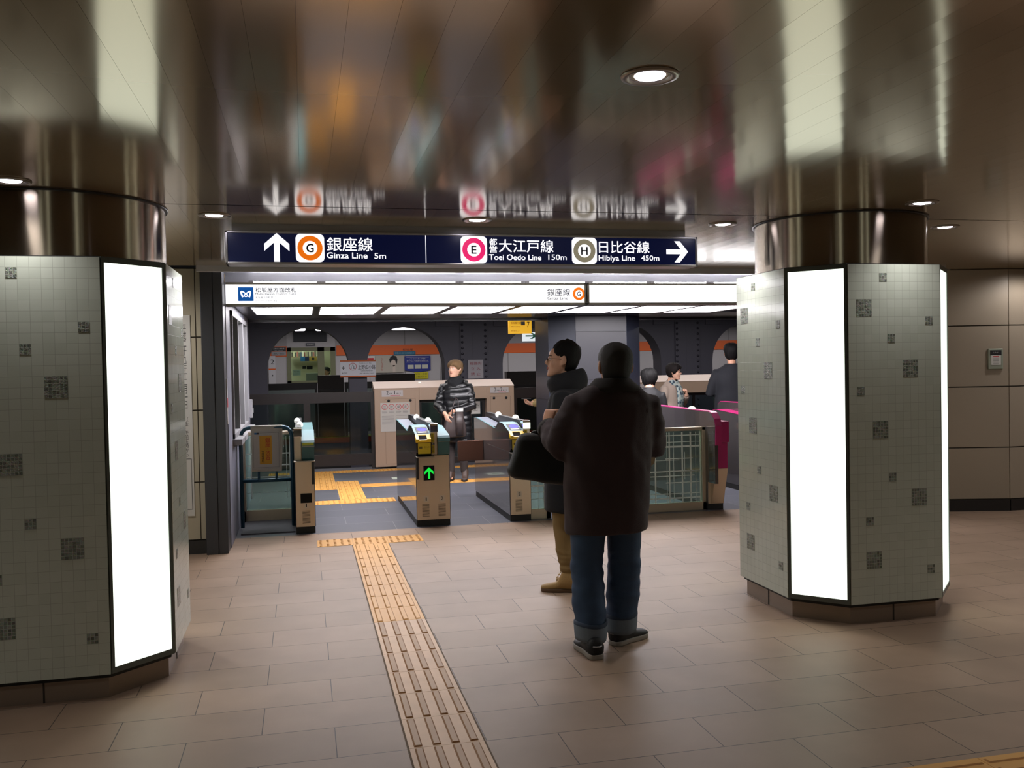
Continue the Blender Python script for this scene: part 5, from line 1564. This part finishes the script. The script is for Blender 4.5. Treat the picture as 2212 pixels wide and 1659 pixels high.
# ---- man in the brown coat, seen from behind
def man_brown():
    X0, Y0 = 1.60, 4.70
    root = thing('person', 'man in a dark brown coat and rolled blue jeans seen from behind', 'person', (X0, Y0, 0))
    T = head_T((.066, .045, 1.428), -.12, .06, .03)
    sh, hip = (.03, .0, 1.36), (.0, .0, .90)
    # joints: left arm bent up to the strap, right arm bent forward
    LS, LE, LW = (-.175, .0, 1.335), (-.252, .04, 1.125), (-.272, .235, 1.222)
    RS, RE, RW = (.245, .0, 1.325), (.285, .05, 1.12), (.165, .30, 1.16)
    LH, LK, LA = (-.105, .0, .86), (-.118, .02, .47), (-.118, -.03, .10)
    RH, RK, RA = (.095, .0, .86), (.105, .04, .47), (.098, .085, .10)
    mb = MB()
    body_base(mb, None, 1.06, T, sh, hip, [(LS, LE, LW), (RS, RE, RW)], [(LH, LK, LA), (RH, RK, RA)], 1.0)
    build_hand(mb, LW, (.32, .2, .92), (.75, .6, -.1), 1.06, curl=1.0, right=False, thumb_curl=.25)
    build_hand(mb, RW, (-.5, .8, .1), (-.6, -.4, 0), 1.02, curl=.8, right=True)
    place('body', remeshed(mb, .0055, 3), m_skin, root)
    face_details(root, T, 1.06, brow=m_hair_g)
    build_hair(root, T, 1.06, m_hair_g, hairline(.19, .095, -.03, .16), lambda a, t: .011 + .003 * math.sin(t * PI), .0014, 3)
    # coat
    mb = MB()
    rings = []
    def ring(cx, cy, z, rx, ry, n=36, e=.85, tilt=0.0):
        return [Vector((cx + rx * math.copysign(abs(math.cos(2 * PI * i / n)) ** e, math.cos(2 * PI * i / n)),
                        cy + ry * math.copysign(abs(math.sin(2 * PI * i / n)) ** e, math.sin(2 * PI * i / n)), z + tilt * math.cos(2 * PI * i / n))) for i in range(n)]
    prof = [(-.005, .02, .648, .222, .155, .006), (-.003, .02, .66, .228, .160, .006), (.0, .02, .76, .232, .165, .004), (.003, .015, .90, .238, .168, .003), (.006, .01, 1.02, .240, .166, 0), (.010, .0, 1.14, .248, .160, 0), (.018, -.005, 1.25, .258, .152, 0),
            (.024, -.008, 1.32, .256, .142, 0), (.026, -.006, 1.365, .243, .128, 0), (.030, .0, 1.40, .208, .112, 0), (.038, .005, 1.432, .160, .096, 0), (.044, .008, 1.455, .115, .085, 0)]
    mb.loft([ring(a, b, z, rx, ry, tilt=tl) for a, b, z, rx, ry, tl in prof])
    for S_, E_, W_, s in ((LS, LE, LW, -1), (RS, RE, RW, 1)):
        S_, E_, W_ = Vector(S_), Vector(E_), Vector(W_)
        inn = Vector((.03, 0, 1.33)) + (S_ - Vector((.03, 0, 1.33))) * .45
        pts = [inn, S_ + Vector((0, 0, -.012)), S_ * .5 + E_ * .5, E_ + (E_ - S_).normalized() * .01, E_ * .55 + W_ * .45, E_ * .12 + W_ * .88]
        mb.tube(pts, [.095, .096, .089, .084, .078, .062], 18, round_ends=False)
    def wr(p, n):
        k = folds(.013, 6, 6, 3.0, 2.0)(p, n) + .005 * noise.noise(Vector((p.x * 13 + p.z * 9, p.y * 13, p.z * 8)))
        # soft vertical sag folds under the arms and elbow creases
        if abs(p.x) > .2 and p.z > .98: k += .006 * noise.noise(Vector((p.x * 8, p.y * 8, p.z * 22)))
        return k
    coat = place('coat', remeshed(mb, .010, 11, wr), mat('dark_brown_cloth', (60, 46, 50), .85, bump=(260, .25), sheen=.04), root)
    mb = MB()
    n = 36
    C0 = Vector((.045, .012, 0))
    def cr(z, rx, ry, dz=0, cy=0): return [C0 + Vector((rx * math.cos(2 * PI * i / n), cy + ry * math.sin(2 * PI * i / n), z + dz * math.sin(2 * PI * i / n))) for i in range(n)]
    mb.loft([cr(1.405, .168, .118, -.01), cr(1.418, .172, .122, -.01), cr(1.44, .150, .112, -.008), cr(1.465, .120, .098, 0), cr(1.487, .098, .088, .0), cr(1.490, .088, .080, 0), cr(1.45, .082, .074, 0), cr(1.40, .082, .074)], cap=False)
    mb.build('collar', mat('dark_collar_cloth', (40, 35, 34), .85, bump=(260, .25)), coat)
    mb = MB(); W_, E_ = Vector(LW), Vector(LE); dd = (W_ - E_).normalized()
    mb.tube([W_ - dd * .06, W_ - dd * .055, W_ - dd * .018, W_ - dd * .014], [.060, .066, .064, .056], 18)
    mb.build('cuff', mat('dark_collar_cloth', (40, 35, 34), .85), coat)
    # jeans
    mb = MB()
    mb.tube([(-.01, .01, .95), (-.01, .01, .82), (-.008, .01, .74)], [(.19, .14), (.20, .145), (.185, .135)], 24, side=(1, 0, 0))
    for Hh, Kk, Aa in ((LH, LK, LA), (RH, RK, RA)):
        Hh, Kk, Aa = Vector(Hh), Vector(Kk), Vector(Aa)
        mb.tube([Hh + Vector((0, 0, .03)), Hh - Vector((0, 0, .12)), Hh * .45 + Kk * .55, Kk, Kk * .55 + Aa * .45, Aa + Vector((0, 0, .06)), Aa + Vector((0, 0, .035))],
                [(.095, .11), (.104, .115), (.096, .102), (.088, .092), (.092, .095), (.084, .088), (.080, .085)], 22, side=(1, 0, 0))
    def jw(p, n):
        k = .006 * noise.noise(Vector((p.x * 10, p.y * 10, p.z * 9)))
        if p.z < .55: k += .007 * noise.noise(Vector((p.x * 9 + 4, p.y * 9, p.z * 24)))
        return k
    jeans = place('jeans', remeshed(mb, .009, 4, jw), mat('blue_denim', (52, 74, 104), .8, bump=(500, .2), var=(7, .22)), root)
    m_cuffj = mat('pale_denim_inside', (112, 124, 138), .8, bump=(500, .2))
    for Aa, dz, tl in ((LA, .0, 0), (RA, .01, .012)):
        A_ = Vector(Aa); mb = MB(); n = 28
        def r_(z, rx, ry): return [A_ + Vector((rx * math.cos(2 * PI * i / n), ry * math.sin(2 * PI * i / n), z + .006 * math.sin(4 * PI * i / n + 1) + tl * math.cos(2 * PI * i / n))) for i in range(n)]
        mb.loft([r_(.070, .080, .084), r_(.075, .090, .094), r_(.060, .092, .096), r_(.0, .088, .092), r_(-.022, .084, .090), r_(-.020, .074, .08), r_(.05, .074, .08)], cap=False)
        mb.build('rolled_hem', m_cuffj, jeans)
        mb = MB(); mb.loft([r_(.062, .0925, .0965), r_(.080, .0915, .0955), r_(.082, .084, .088)], cap=False); mb.build('hem_band', mat('dark_denim_band', (50, 62, 82), .8), jeans)
    up_m, so_m = mat('black_trainer', (26, 27, 31), .6, bump=(200, .2)), mat('grey_white_sole', (150, 142, 134), .6)
    for heel, d in (((-.120, -.150, 0), (-.05, 1, 0)), ((.035, .055, 0), (.86, .5, 0))):
        u, so = build_shoe(root, heel, d, .285, .112, .085, up_m, so_m, sole_h=.027, collar=.058)
        so.parent = u
        mb = MB(); D = Vector(d).normalized(); A_ = Vector((D.y, -D.x, 0)); H_ = Vector(heel)
        q0 = H_ - D * .006 + Vector((0, 0, .072))
        mb.tube([q0 - A_ * .024 + D * .01, q0 - A_ * .01 - D * .001, q0 + A_ * .01 - D * .001, q0 + A_ * .024 + D * .01], .004, 6); mb.build('reflective_tab', mat('silver_tab', (190, 190, 196), .4), u)
    return root
man_brown()
# his bag
def black_bag():
    t = thing('shoulder_bag', 'black cloth bag hanging from the brown coated man by its strap', 'bag', (1.325, 5.05, .865))
    mb = MB(); n = 28
    def rr(z, x0, x1, ry, dz0=0, dz1=0):
        out = []
        for i in range(n):
            c, s = math.cos(2 * PI * i / n), math.sin(2 * PI * i / n)
            c2 = math.copysign(abs(c) ** .5, c); s2 = math.copysign(abs(s) ** .5, s)
            x = (x0 + x1) / 2 + (x1 - x0) / 2 * c2
            f = (x - x0) / (x1 - x0)
            out.append(Vector((x, ry * s2, z + dz0 * (1 - f) + dz1 * f)))
        return out
    mb.loft([rr(.0, -.17, .22, .045, .055, -.012), rr(.015, -.198, .235, .062, .058, -.012), rr(.06, -.205, .24, .068, .05, 0), rr(.16, -.172, .238, .062, .035, .0), rr(.25, -.142, .230, .05, .028, .0), rr(.288, -.120, .220, .036, .022, 0), rr(.30, -.095, .20, .018, .016, 0)])
    b = place('bag_body', remeshed(mb, .008, 3, folds(.006, 6, 6, 6, 5)), mat('black_nylon', (20, 21, 20), .6, bump=(320, .2)), t)
    mb = MB()
    pts = [(-.075, -.0, .29), (-.045, .0, .315), (.02, .01, .318), (.09, .0, .30)]
    mb.tube(pts, [(.012, .006)] * 4, 8); mb.build('zip_flap', mat('dark_webbing', (28, 28, 28), .6), t)
    mb = MB(); mb.tube([(-.05, .0, .285), (-.022, -.02, .325), (.0, -.03, .36), (.03, -.03, .41)], [(.014, .0035)] * 4, 8, side=(1, .2, 0)); mb.build('strap', mat('dark_webbing', (28, 28, 28), .6), t)
    mb = MB(); mb.box(-.02, .0, -.012, -.004, .285, .31); mb.build('buckle', m_steel, t)
black_bag()

# ---- man in the black coat looking left
def man_black():
    X0, Y0 = 1.80, 6.08
    root = thing('person', 'man in a black coat, glasses and khaki trousers, face turned left', 'person', (X0, Y0, 0), 1.10)
    # local +y is his facing direction (towards picture left and a little away)
    T = head_T((.0, .055, 1.478), .22, .05)
    sh, hip = (0, 0, 1.38), (0, 0, .92)
    LS, LE, LW = (-.175, 0, 1.325), (-.238, .05, 1.08), (-.19, .13, .90)
    RS, RE, RW = (.18, 0, 1.315), (.235, -.02, 1.08), (.20, .20, .98)
    LH, LK, LA = (-.09, 0, .88), (-.10, .03, .48), (-.10, .0, .09)
    RH, RK, RA = (.09, 0, .88), (.10, .02, .48), (.10, -.06, .09)
    mb = MB()
    body_base(mb, None, 1.0, T, sh, hip, [(LS, LE, LW), (RS, RE, RW)], [(LH, LK, LA), (RH, RK, RA)])
    build_hand(mb, LW, (.3, .9, -.3), (.8, -.2, 0), 1.0, curl=.6, right=False)
    build_hand(mb, RW, (-.3, .9, -.2), (-.8, -.2, 0), 1.0, curl=.8, right=True)
    place('body', remeshed(mb, .0055, 5), m_skin2, root)
    face_details(root, T, 1.0, glasses=m_black, brow=m_hair_b)
    build_hair(root, T, 1.0, m_hair_b, hairline(.204, .118, -.02, .166), lambda a, t: .007 + .022 * min(1, t * 1.5) + (.010 * min(1, -math.sin(a) * 2) if math.sin(a) < 0 else 0), .004, 11)
    n = 32
    def ring(cx, cy, z, rx, ry, e=.9): return [Vector((cx + rx * math.copysign(abs(math.cos(2 * PI * i / n)) ** e, math.cos(2 * PI * i / n)), cy + ry * math.copysign(abs(math.sin(2 * PI * i / n)) ** e, math.sin(2 * PI * i / n)), z)) for i in range(n)]
    mb = MB()
    mb.loft([ring(0, .0, z, rx, ry) for z, rx, ry in ((.555, .235, .175), (.57, .24, .18), (.70, .235, .18), (.90, .232, .175), (1.08, .23, .168), (1.22, .232, .160), (1.31, .228, .145), (1.36, .205, .125), (1.40, .155, .105), (1.43, .11, .09))])
    for S_, E_, W_ in ((LS, LE, LW), (RS, RE, RW)):
        S_, E_, W_ = Vector(S_), Vector(E_), Vector(W_)
        mb.tube([S_ * .5 + Vector((0, 0, .66)), S_, S_ * .5 + E_ * .5, E_, E_ * .5 + W_ * .5, E_ * .08 + W_ * .92], [.085, .086, .078, .072, .064, .054], 16)
    m_coat = mat('black_wool', (15, 16, 22), .9, bump=(260, .2))
    coat = place('coat', remeshed(mb, .011, 12, folds(.008, 5, 5, 4, 9)), m_coat, root)
    mb = MB(); n = 36
    def cr(z, rx, ry, dz=0, cy=.01): return [Vector((rx * math.cos(2 * PI * i / n), cy + ry * math.sin(2 * PI * i / n), z + dz * math.sin(2 * PI * i / n))) for i in range(n)]
    mb.loft([cr(1.36, .15, .115), cr(1.40, .160, .135), cr(1.44, .150, .145, -.01), cr(1.475, .128, .140, -.018), cr(1.505, .108, .122, -.026), cr(1.515, .096, .108, -.026), cr(1.47, .085, .095, -.02), cr(1.38, .08, .08)], cap=False)
    mb.build('high_collar', m_coat, coat)
    mb = MB()
    mb.tube([(0, 0, .98), (0, 0, .84), (0, 0, .76)], [(.17, .12), (.18, .125), (.165, .115)], 22, side=(1, 0, 0))
    for Hh, Kk, Aa in ((LH, LK, LA), (RH, RK, RA)):
        Hh, Kk, Aa = Vector(Hh), Vector(Kk), Vector(Aa)
        mb.tube([Hh, Hh * .5 + Kk * .5, Kk, Kk * .5 + Aa * .5, Aa + Vector((0, 0, .10)), Aa + Vector((0, 0, .045))], [(.092, .10), (.086, .092), (.076, .082), (.070, .076), (.066, .072), (.060, .068)], 18, side=(1, 0, 0))
    def kw(p, n):
        return .005 * noise.noise(Vector((p.x * 9, p.y * 9, p.z * 10))) + (.008 * noise.noise(Vector((p.x * 6, p.y * 6, p.z * 34))) if p.z < .3 else 0)
    place('trousers', remeshed(mb, .009, 4, kw), mat('khaki_cotton', (132, 108, 66), .8, bump=(400, .15)), root)
    bm, bs = mat('tan_suede_boot', (166, 134, 84), .75, bump=(200, .2)), mat('brown_sole', (92, 66, 44), .6)
    for A_, d in ((LA, (-.05, 1, 0)), (RA, (.10, 1, 0))):
        u, so = build_shoe(root, (A_[0], A_[1] - .085, 0), d, .285, .105, .09, bm, bs, boot=.06, name='boot', sole_h=.024, collar=.07)
        so.parent = u
        mb = MB(); D = Vector(d).normalized()
        for j in range(4):
            q = Vector((A_[0], A_[1] - .085, 0)) + D * (.134 + .013 * j) + Vector((0, 0, .152 - .018 * j)); a_ = Vector((D.y, -D.x, 0))
            mb.tube([q - a_ * .020 - D * .006, q + D * .002, q + a_ * .020 - D * .006], .003, 6)
        mb.build('lace', mat('tan_lace', (190, 160, 110), .8), u)
    return root
man_black()
t = thing('envelope', 'cream paper envelope held in front of the brown coated man, showing at his right side', 'envelope', (1.978, 5.02, .995), -.3)
mb = MB(); mb.add([(-.11, 0, -.13), (.025, 0, -.02), (.035, 0, .05), (-.11, 0, .05), (-.11, .006, -.13), (.025, .006, -.02), (.035, .006, .05), (-.11, .006, .05)], [(0, 1, 2, 3), (7, 6, 5, 4), (0, 4, 5, 1), (1, 5, 6, 2), (2, 6, 7, 3), (3, 7, 4, 0)])
mb.build('sheet', mat('cream_paper', (186, 172, 140), .7), t)

# ---- figures farther away, one builder
def figure(label, loc, rz, Hgt, coat_m, skin_m, hair_m, hem=.58, coat_w=1.0, head_yaw=0.0, head_pitch=0.0, arms=None, hairargs=None, thickf=None, leg_m=None, shoe_m=None, glasses=None, hrough=.004, boots=False, wr=None, vox=.012, spread=.0, curl=.5, handdirs=None, stoop=0.0):
    k = Hgt / 1.70
    root = thing('person', label, 'person', loc, rz)
    T = head_T((0, .05 * k + stoop, (1.70 - .235) * k - stoop * .2), head_yaw, head_pitch)
    S_ = lambda p: tuple(v * k for v in p)
    sh, hip = S_((0, stoop, 1.335)), S_((0, 0, .92))
    if arms is None:
        arms = [((-.175, 0, 1.315), (-.225, .0, 1.06), (-.20, .12, .85)), ((.175, 0, 1.315), (.225, .0, 1.06), (.20, .12, .85))]
    arms = [tuple(Vector(S_(q)) + Vector((0, stoop if i == 0 else stoop * .7, 0)) for i, q in enumerate(a)) for a in arms]
    legs = [(S_((-.085, 0, .88)), S_((-.09, .02, .48)), S_((-.09 - spread, -.02, .09))), (S_((.085, 0, .88)), S_((.09, .03, .48)), S_((.09 + spread, .02, .09)))]
    mb = MB(); body_base(mb, None, k, T, sh, hip, arms, legs, .9)
    for a, rgt, i in ((arms[0], False, 0), (arms[1], True, 1)):
        d = (a[2] - a[1]).normalized() if not handdirs or handdirs[i] is None else Vector(handdirs[i][0])
        pn = Vector((1 if not rgt else -1, 0, 0)) if not handdirs or handdirs[i] is None else Vector(handdirs[i][1])
        build_hand(mb, a[2], d, pn, .95 * k, curl=curl, right=rgt)
    place('body', remeshed(mb, .0058, 4), skin_m, root)
    face_details(root, T, k, glasses=glasses, brow=hair_m)
    build_hair(root, T, k, hair_m, hairline(*(hairargs or (.175, .09, .0, .14))), thickf or (lambda a, t: .018 + .012 * math.sin(t * PI)), hrough, len(label) % 17)
    n = 28
    def ring(z, rx, ry): return [Vector((rx * k * math.cos(2 * PI * i / n), ry * k * math.sin(2 * PI * i / n) + stoop * max(0, (z - .9) / .5), z * k)) for i in range(n)]
    mb = MB(); w = coat_w
    mb.loft([ring(z, rx * w, ry * w) for z, rx, ry in ((hem, .205, .155), (hem + .015, .21, .16), (.80, .205, .158), (.95, .20, .15), (1.10, .195, .145), (1.22, .205, .145), (1.31, .205, .135), (1.36, .185, .118), (1.40, .14, .10), (1.43, .10, .088), (1.45, .082, .078))])
    for a in arms:
        a0, a1, a2 = a
        mb.tube([Vector((a0.x * .5, a0.y, a0.z - .01)), a0, a0 * .5 + a1 * .5, a1, a1 * .5 + a2 * .5, a1 * .1 + a2 * .9], [.075 * k * w, .078 * k * w, .068 * k * w, .062 * k * w, .055 * k * w, .046 * k * w], 14)
    place('coat', remeshed(mb, vox, 3, wr or folds(.007, 6, 6, 5, len(label))), coat_m, root)
    mb = MB()
    for Hh, Kk, Aa in legs:
        Hh, Kk, Aa = Vector(Hh), Vector(Kk), Vector(Aa)
        mb.tube([Hh, Hh * .5 + Kk * .5, Kk, Kk * .5 + Aa * .5, Aa + Vector((0, 0, .02))], [.095 * k, .085 * k, .066 * k, .058 * k, .050 * k], 16, side=(1, 0, 0))
    mb.tube([S_((0, 0, .98)), S_((0, 0, .84))], [(.155 * k, .115 * k)] * 2, 18, side=(1, 0, 0))
    place('trousers', remeshed(mb, .012, 3), leg_m or mat('dark_trousers', (36, 34, 36), .8), root)
    for _, _, Aa in legs:
        u, so = build_shoe(root, (Aa[0], Aa[1] - .075, 0), (Aa[0] * 1.5, 1, 0), .25 * k, .09 * k, .08, shoe_m or m_rubber, m_rubber, boot=.11 if boots else .02, name='boot' if boots else 'shoe')
        so.parent = u
    return root, T, k, arms
def puffer(p, n):
    return .007 * abs(math.sin(p.z * 40 + p.x * 6 + 1.6 * noise.noise(p * 5))) - .003 + .006 * noise.noise(p * 13)
m_down = mat('shiny_black_down', (19, 19, 21), .34, coat=.2, bump=(60, .3))
wr, T, k, A = figure('woman in a shiny black down coat with short light brown hair, standing on the platform', (2.02, 12.24, .009), 2.75, 1.635, m_down, m_skin2, m_hair_br, hem=.55, coat_w=1.06, head_yaw=-.42,
    arms=[((-.175, 0, 1.315), (-.245, .05, 1.06), (.02, .15, .99)), ((.175, 0, 1.315), (.25, .07, 1.07), (.085, .33, .965))],
    handdirs=[((.3, -.1, -.9), (.2, -1, 0)), ((-.38, .12, -.9), (-.5, -.8, 0))], curl=.25, hairargs=(.160, .075, .0, .125), leg_m=mat('dark_grey_leggings', (44, 36, 34), .8), shoe_m=mat('brown_ankle_boot', (66, 50, 42), .6), boots=True, wr=puffer, vox=.010)
mb = MB(); n = 28
mb.loft([[Vector((rx * k * math.cos(2 * PI * i / n), .02 + ry * k * math.sin(2 * PI * i / n), z * k + .012 * math.sin(6 * PI * i / n))) for i in range(n)] for z, rx, ry in ((1.33, .10, .10), (1.36, .125, .125), (1.41, .115, .118), (1.455, .098, .10), (1.48, .088, .088), (1.45, .075, .075))], cap=False)
mb.build('scarf', mat('black_knit_scarf', (17, 18, 22), .9, bump=(120, .5)), wr)
mb = MB()
mb.loft([[Vector((rx * k * math.cos(a), -.03 + ry * k * math.sin(a), z * k)) for a in [PI * .80 + PI * 1.4 * i / (n - 1) for i in range(n)]] + [Vector(((rx - .02) * k * math.cos(a), -.03 + (ry - .02) * k * math.sin(a), z * k + .01)) for a in [PI * .80 + PI * 1.4 * i / (n - 1) for i in range(n)][::-1]]
         for z, rx, ry in ((1.33, .13, .11), (1.38, .17, .15), (1.42, .16, .15), (1.43, .13, .13))], cap=True)
mb.build('hood', m_down, wr)
# her tote bag
t = thing('tote_bag', 'dark brown tote bag with a white rim, held by the woman in the down coat', 'bag', (1.955, 12.015, .62), .15)
MBb = MB(); n = 24
def rb(z, w, d): return [Vector((w * math.copysign(abs(math.cos(2 * PI * i / n)) ** .45, math.cos(2 * PI * i / n)), d * math.copysign(abs(math.sin(2 * PI * i / n)) ** .45, math.sin(2 * PI * i / n)), z)) for i in range(n)]
MBb.loft([rb(0, .13, .05), rb(.02, .155, .062), rb(.12, .15, .058), rb(.27, .125, .04), rb(.30, .12, .035)])
m_tote = mat('dark_brown_leather', (58, 48, 46), .45)
MBb.build('bag_body', m_tote, t)
mb = MB(); mb.loft([[Vector((.045 + .052 * math.cos(2 * PI * i / 16), -.075 + .03 * math.sin(2 * PI * i / 16), z)) for i in range(16)] for z in (.03, .35)]); mb.build('side_pocket', m_tote, t)
mb = MB(); mb.loft([[Vector((.045 + .055 * math.cos(2 * PI * i / 16), -.075 + .033 * math.sin(2 * PI * i / 16), z)) for i in range(16)] for z in (.34, .385)]); mb.build('white_rim', m_white, t)
mb = MB()
for s in (-.05, .05): mb.tube([(s, -.04, .29), (s * .8, -.045, .40), (s * .4 + .02, -.035, .50), (.02, .0, .53)], .006, 8)
mb.build('handle', m_tote, t)
m_blk = mat('black_jacket', (12, 12, 15), .7, bump=(200, .2))
figure('person with bushy dark hair and a black jacket, back turned, beside the beige coated woman', (4.36, 11.05, 0), -.25, 1.47, m_blk, m_skin2, m_hair_b, hem=.62, hrough=.011, hairargs=(.17, .03, -.05, .13), thickf=lambda a, t: .034 + .016 * math.sin(t * PI) - (.008 if math.sin(a) > .5 else 0))
m_cream = mat('beige_wool_coat', (150, 134, 122), .85, bump=(200, .2))
ws, T, k, A = figure('woman with glasses and a patterned scarf in a beige coat, hand raised to her chest', (5.06, 12.0, .009), 3.75, 1.53, m_cream, m_skin2, m_hair_d, hem=.45, head_yaw=.35, head_pitch=-.12, glasses=m_black, hairargs=(.17, .06, .0, .13), thickf=lambda a, t: .026 + .016 * math.sin(t * PI) - (.006 if math.sin(a) > .5 else 0),
    arms=[((-.175, 0, 1.315), (-.27, .06, 1.08), (-.10, .22, 1.22)), ((.175, 0, 1.315), (.24, .0, 1.06), (.16, .2, .95))], handdirs=[((.35, .1, .9), (.7, -.5, 0)), None], curl=.9)
m_scarf = mat('patterned_scarf', (120, 132, 132), .8)
def scarf_nodes(m):
    nt = m.node_tree; b = nt.nodes['Principled BSDF']; tc = nt.nodes.new('ShaderNodeTexCoord'); v = nt.nodes.new('ShaderNodeTexVoronoi'); v.inputs['Scale'].default_value = 24
    cr = nt.nodes.new('ShaderNodeValToRGB'); e = cr.color_ramp.elements; e[0].position = .25; e[0].color = lin((36, 44, 60)); e[1].position = .6; e[1].color = lin((160, 166, 158))
    x = cr.color_ramp.elements.new(.42); x.color = lin((84, 110, 118))
    nt.links.new(tc.outputs['Object'], v.inputs['Vector']); nt.links.new(v.outputs['Distance'], cr.inputs[0]); nt.links.new(cr.outputs[0], b.inputs['Base Color'])
scarf_nodes(m_scarf)
mb = MB(); n = 28
mb.loft([[Vector((rx * k * math.cos(2 * PI * i / n), .02 + ry * k * math.sin(2 * PI * i / n), z * k + .01 * math.sin(6 * PI * i / n))) for i in range(n)] for z, rx, ry in ((1.35, .09, .09), (1.37, .115, .115), (1.41, .105, .11), (1.445, .088, .092), (1.45, .078, .08))], cap=False)
mb.tube([(.0, .12 * k, 1.39 * k), (.0, .165 * k, 1.30 * k), (.01, .18 * k, 1.15 * k), (.02, .185 * k, .95 * k)], [(.055, .02), (.075, .022), (.08, .02), (.075, .014)], 14, side=(1, 0, 0))
mb.build('scarf', m_scarf, ws)
m_dkcoat = mat('dark_navy_overcoat', (12, 14, 22), .85, bump=(200, .2))
figure('person in a dark navy overcoat seen from behind, cut by the right pillar', (5.66, 11.32, 0), -.35, 1.80, m_dkcoat, m_skin, m_hair_b, hem=.55, coat_w=1.12, hairargs=(.18, .10, .0, .15), arms=[((-.18, 0, 1.315), (-.275, .0, 1.08), (-.10, .20, 1.10)), ((.18, 0, 1.315), (.26, .0, 1.08), (.10, .22, 1.12))])
ph, T, k, A = figure('person mostly hidden behind the platform pillar, one hand holding a phone', (3.50, 12.98, 0), 1.35, 1.64, mat('tan_jacket', (150, 130, 84), .8), m_skin2, m_hair_b, hem=.7, arms=[((-.175, 0, 1.315), (-.22, .03, 1.06), (-.06, .225, 1.02)), ((.175, 0, 1.315), (.22, .03, 1.06), (.08, .23, 1.04))], handdirs=[((.2, .95, .15), (0, -.1, 1)), ((-.2, .95, .15), (0, -.1, 1))], curl=.45)
t = thing('phone', 'dark phone held beside the left edge of the platform pillar', 'phone', (3.19, 12.99, 1.066), 1.35)
mb = MB(); mb.box(-.035, .035, -.07, .07, 0, .009); mb.build('case', m_black, t, bevel=.002)
MB().box(-.031, .031, -.064, .064, .0092, .0098).build('screen', m_reader, t)
figure('station clerk with black hair behind the office window of the far platform', (.609, 24.9, .0), 2.6, 1.60, mat('navy_uniform', (36, 40, 60), .8), m_skin, m_hair_b, hem=.7)
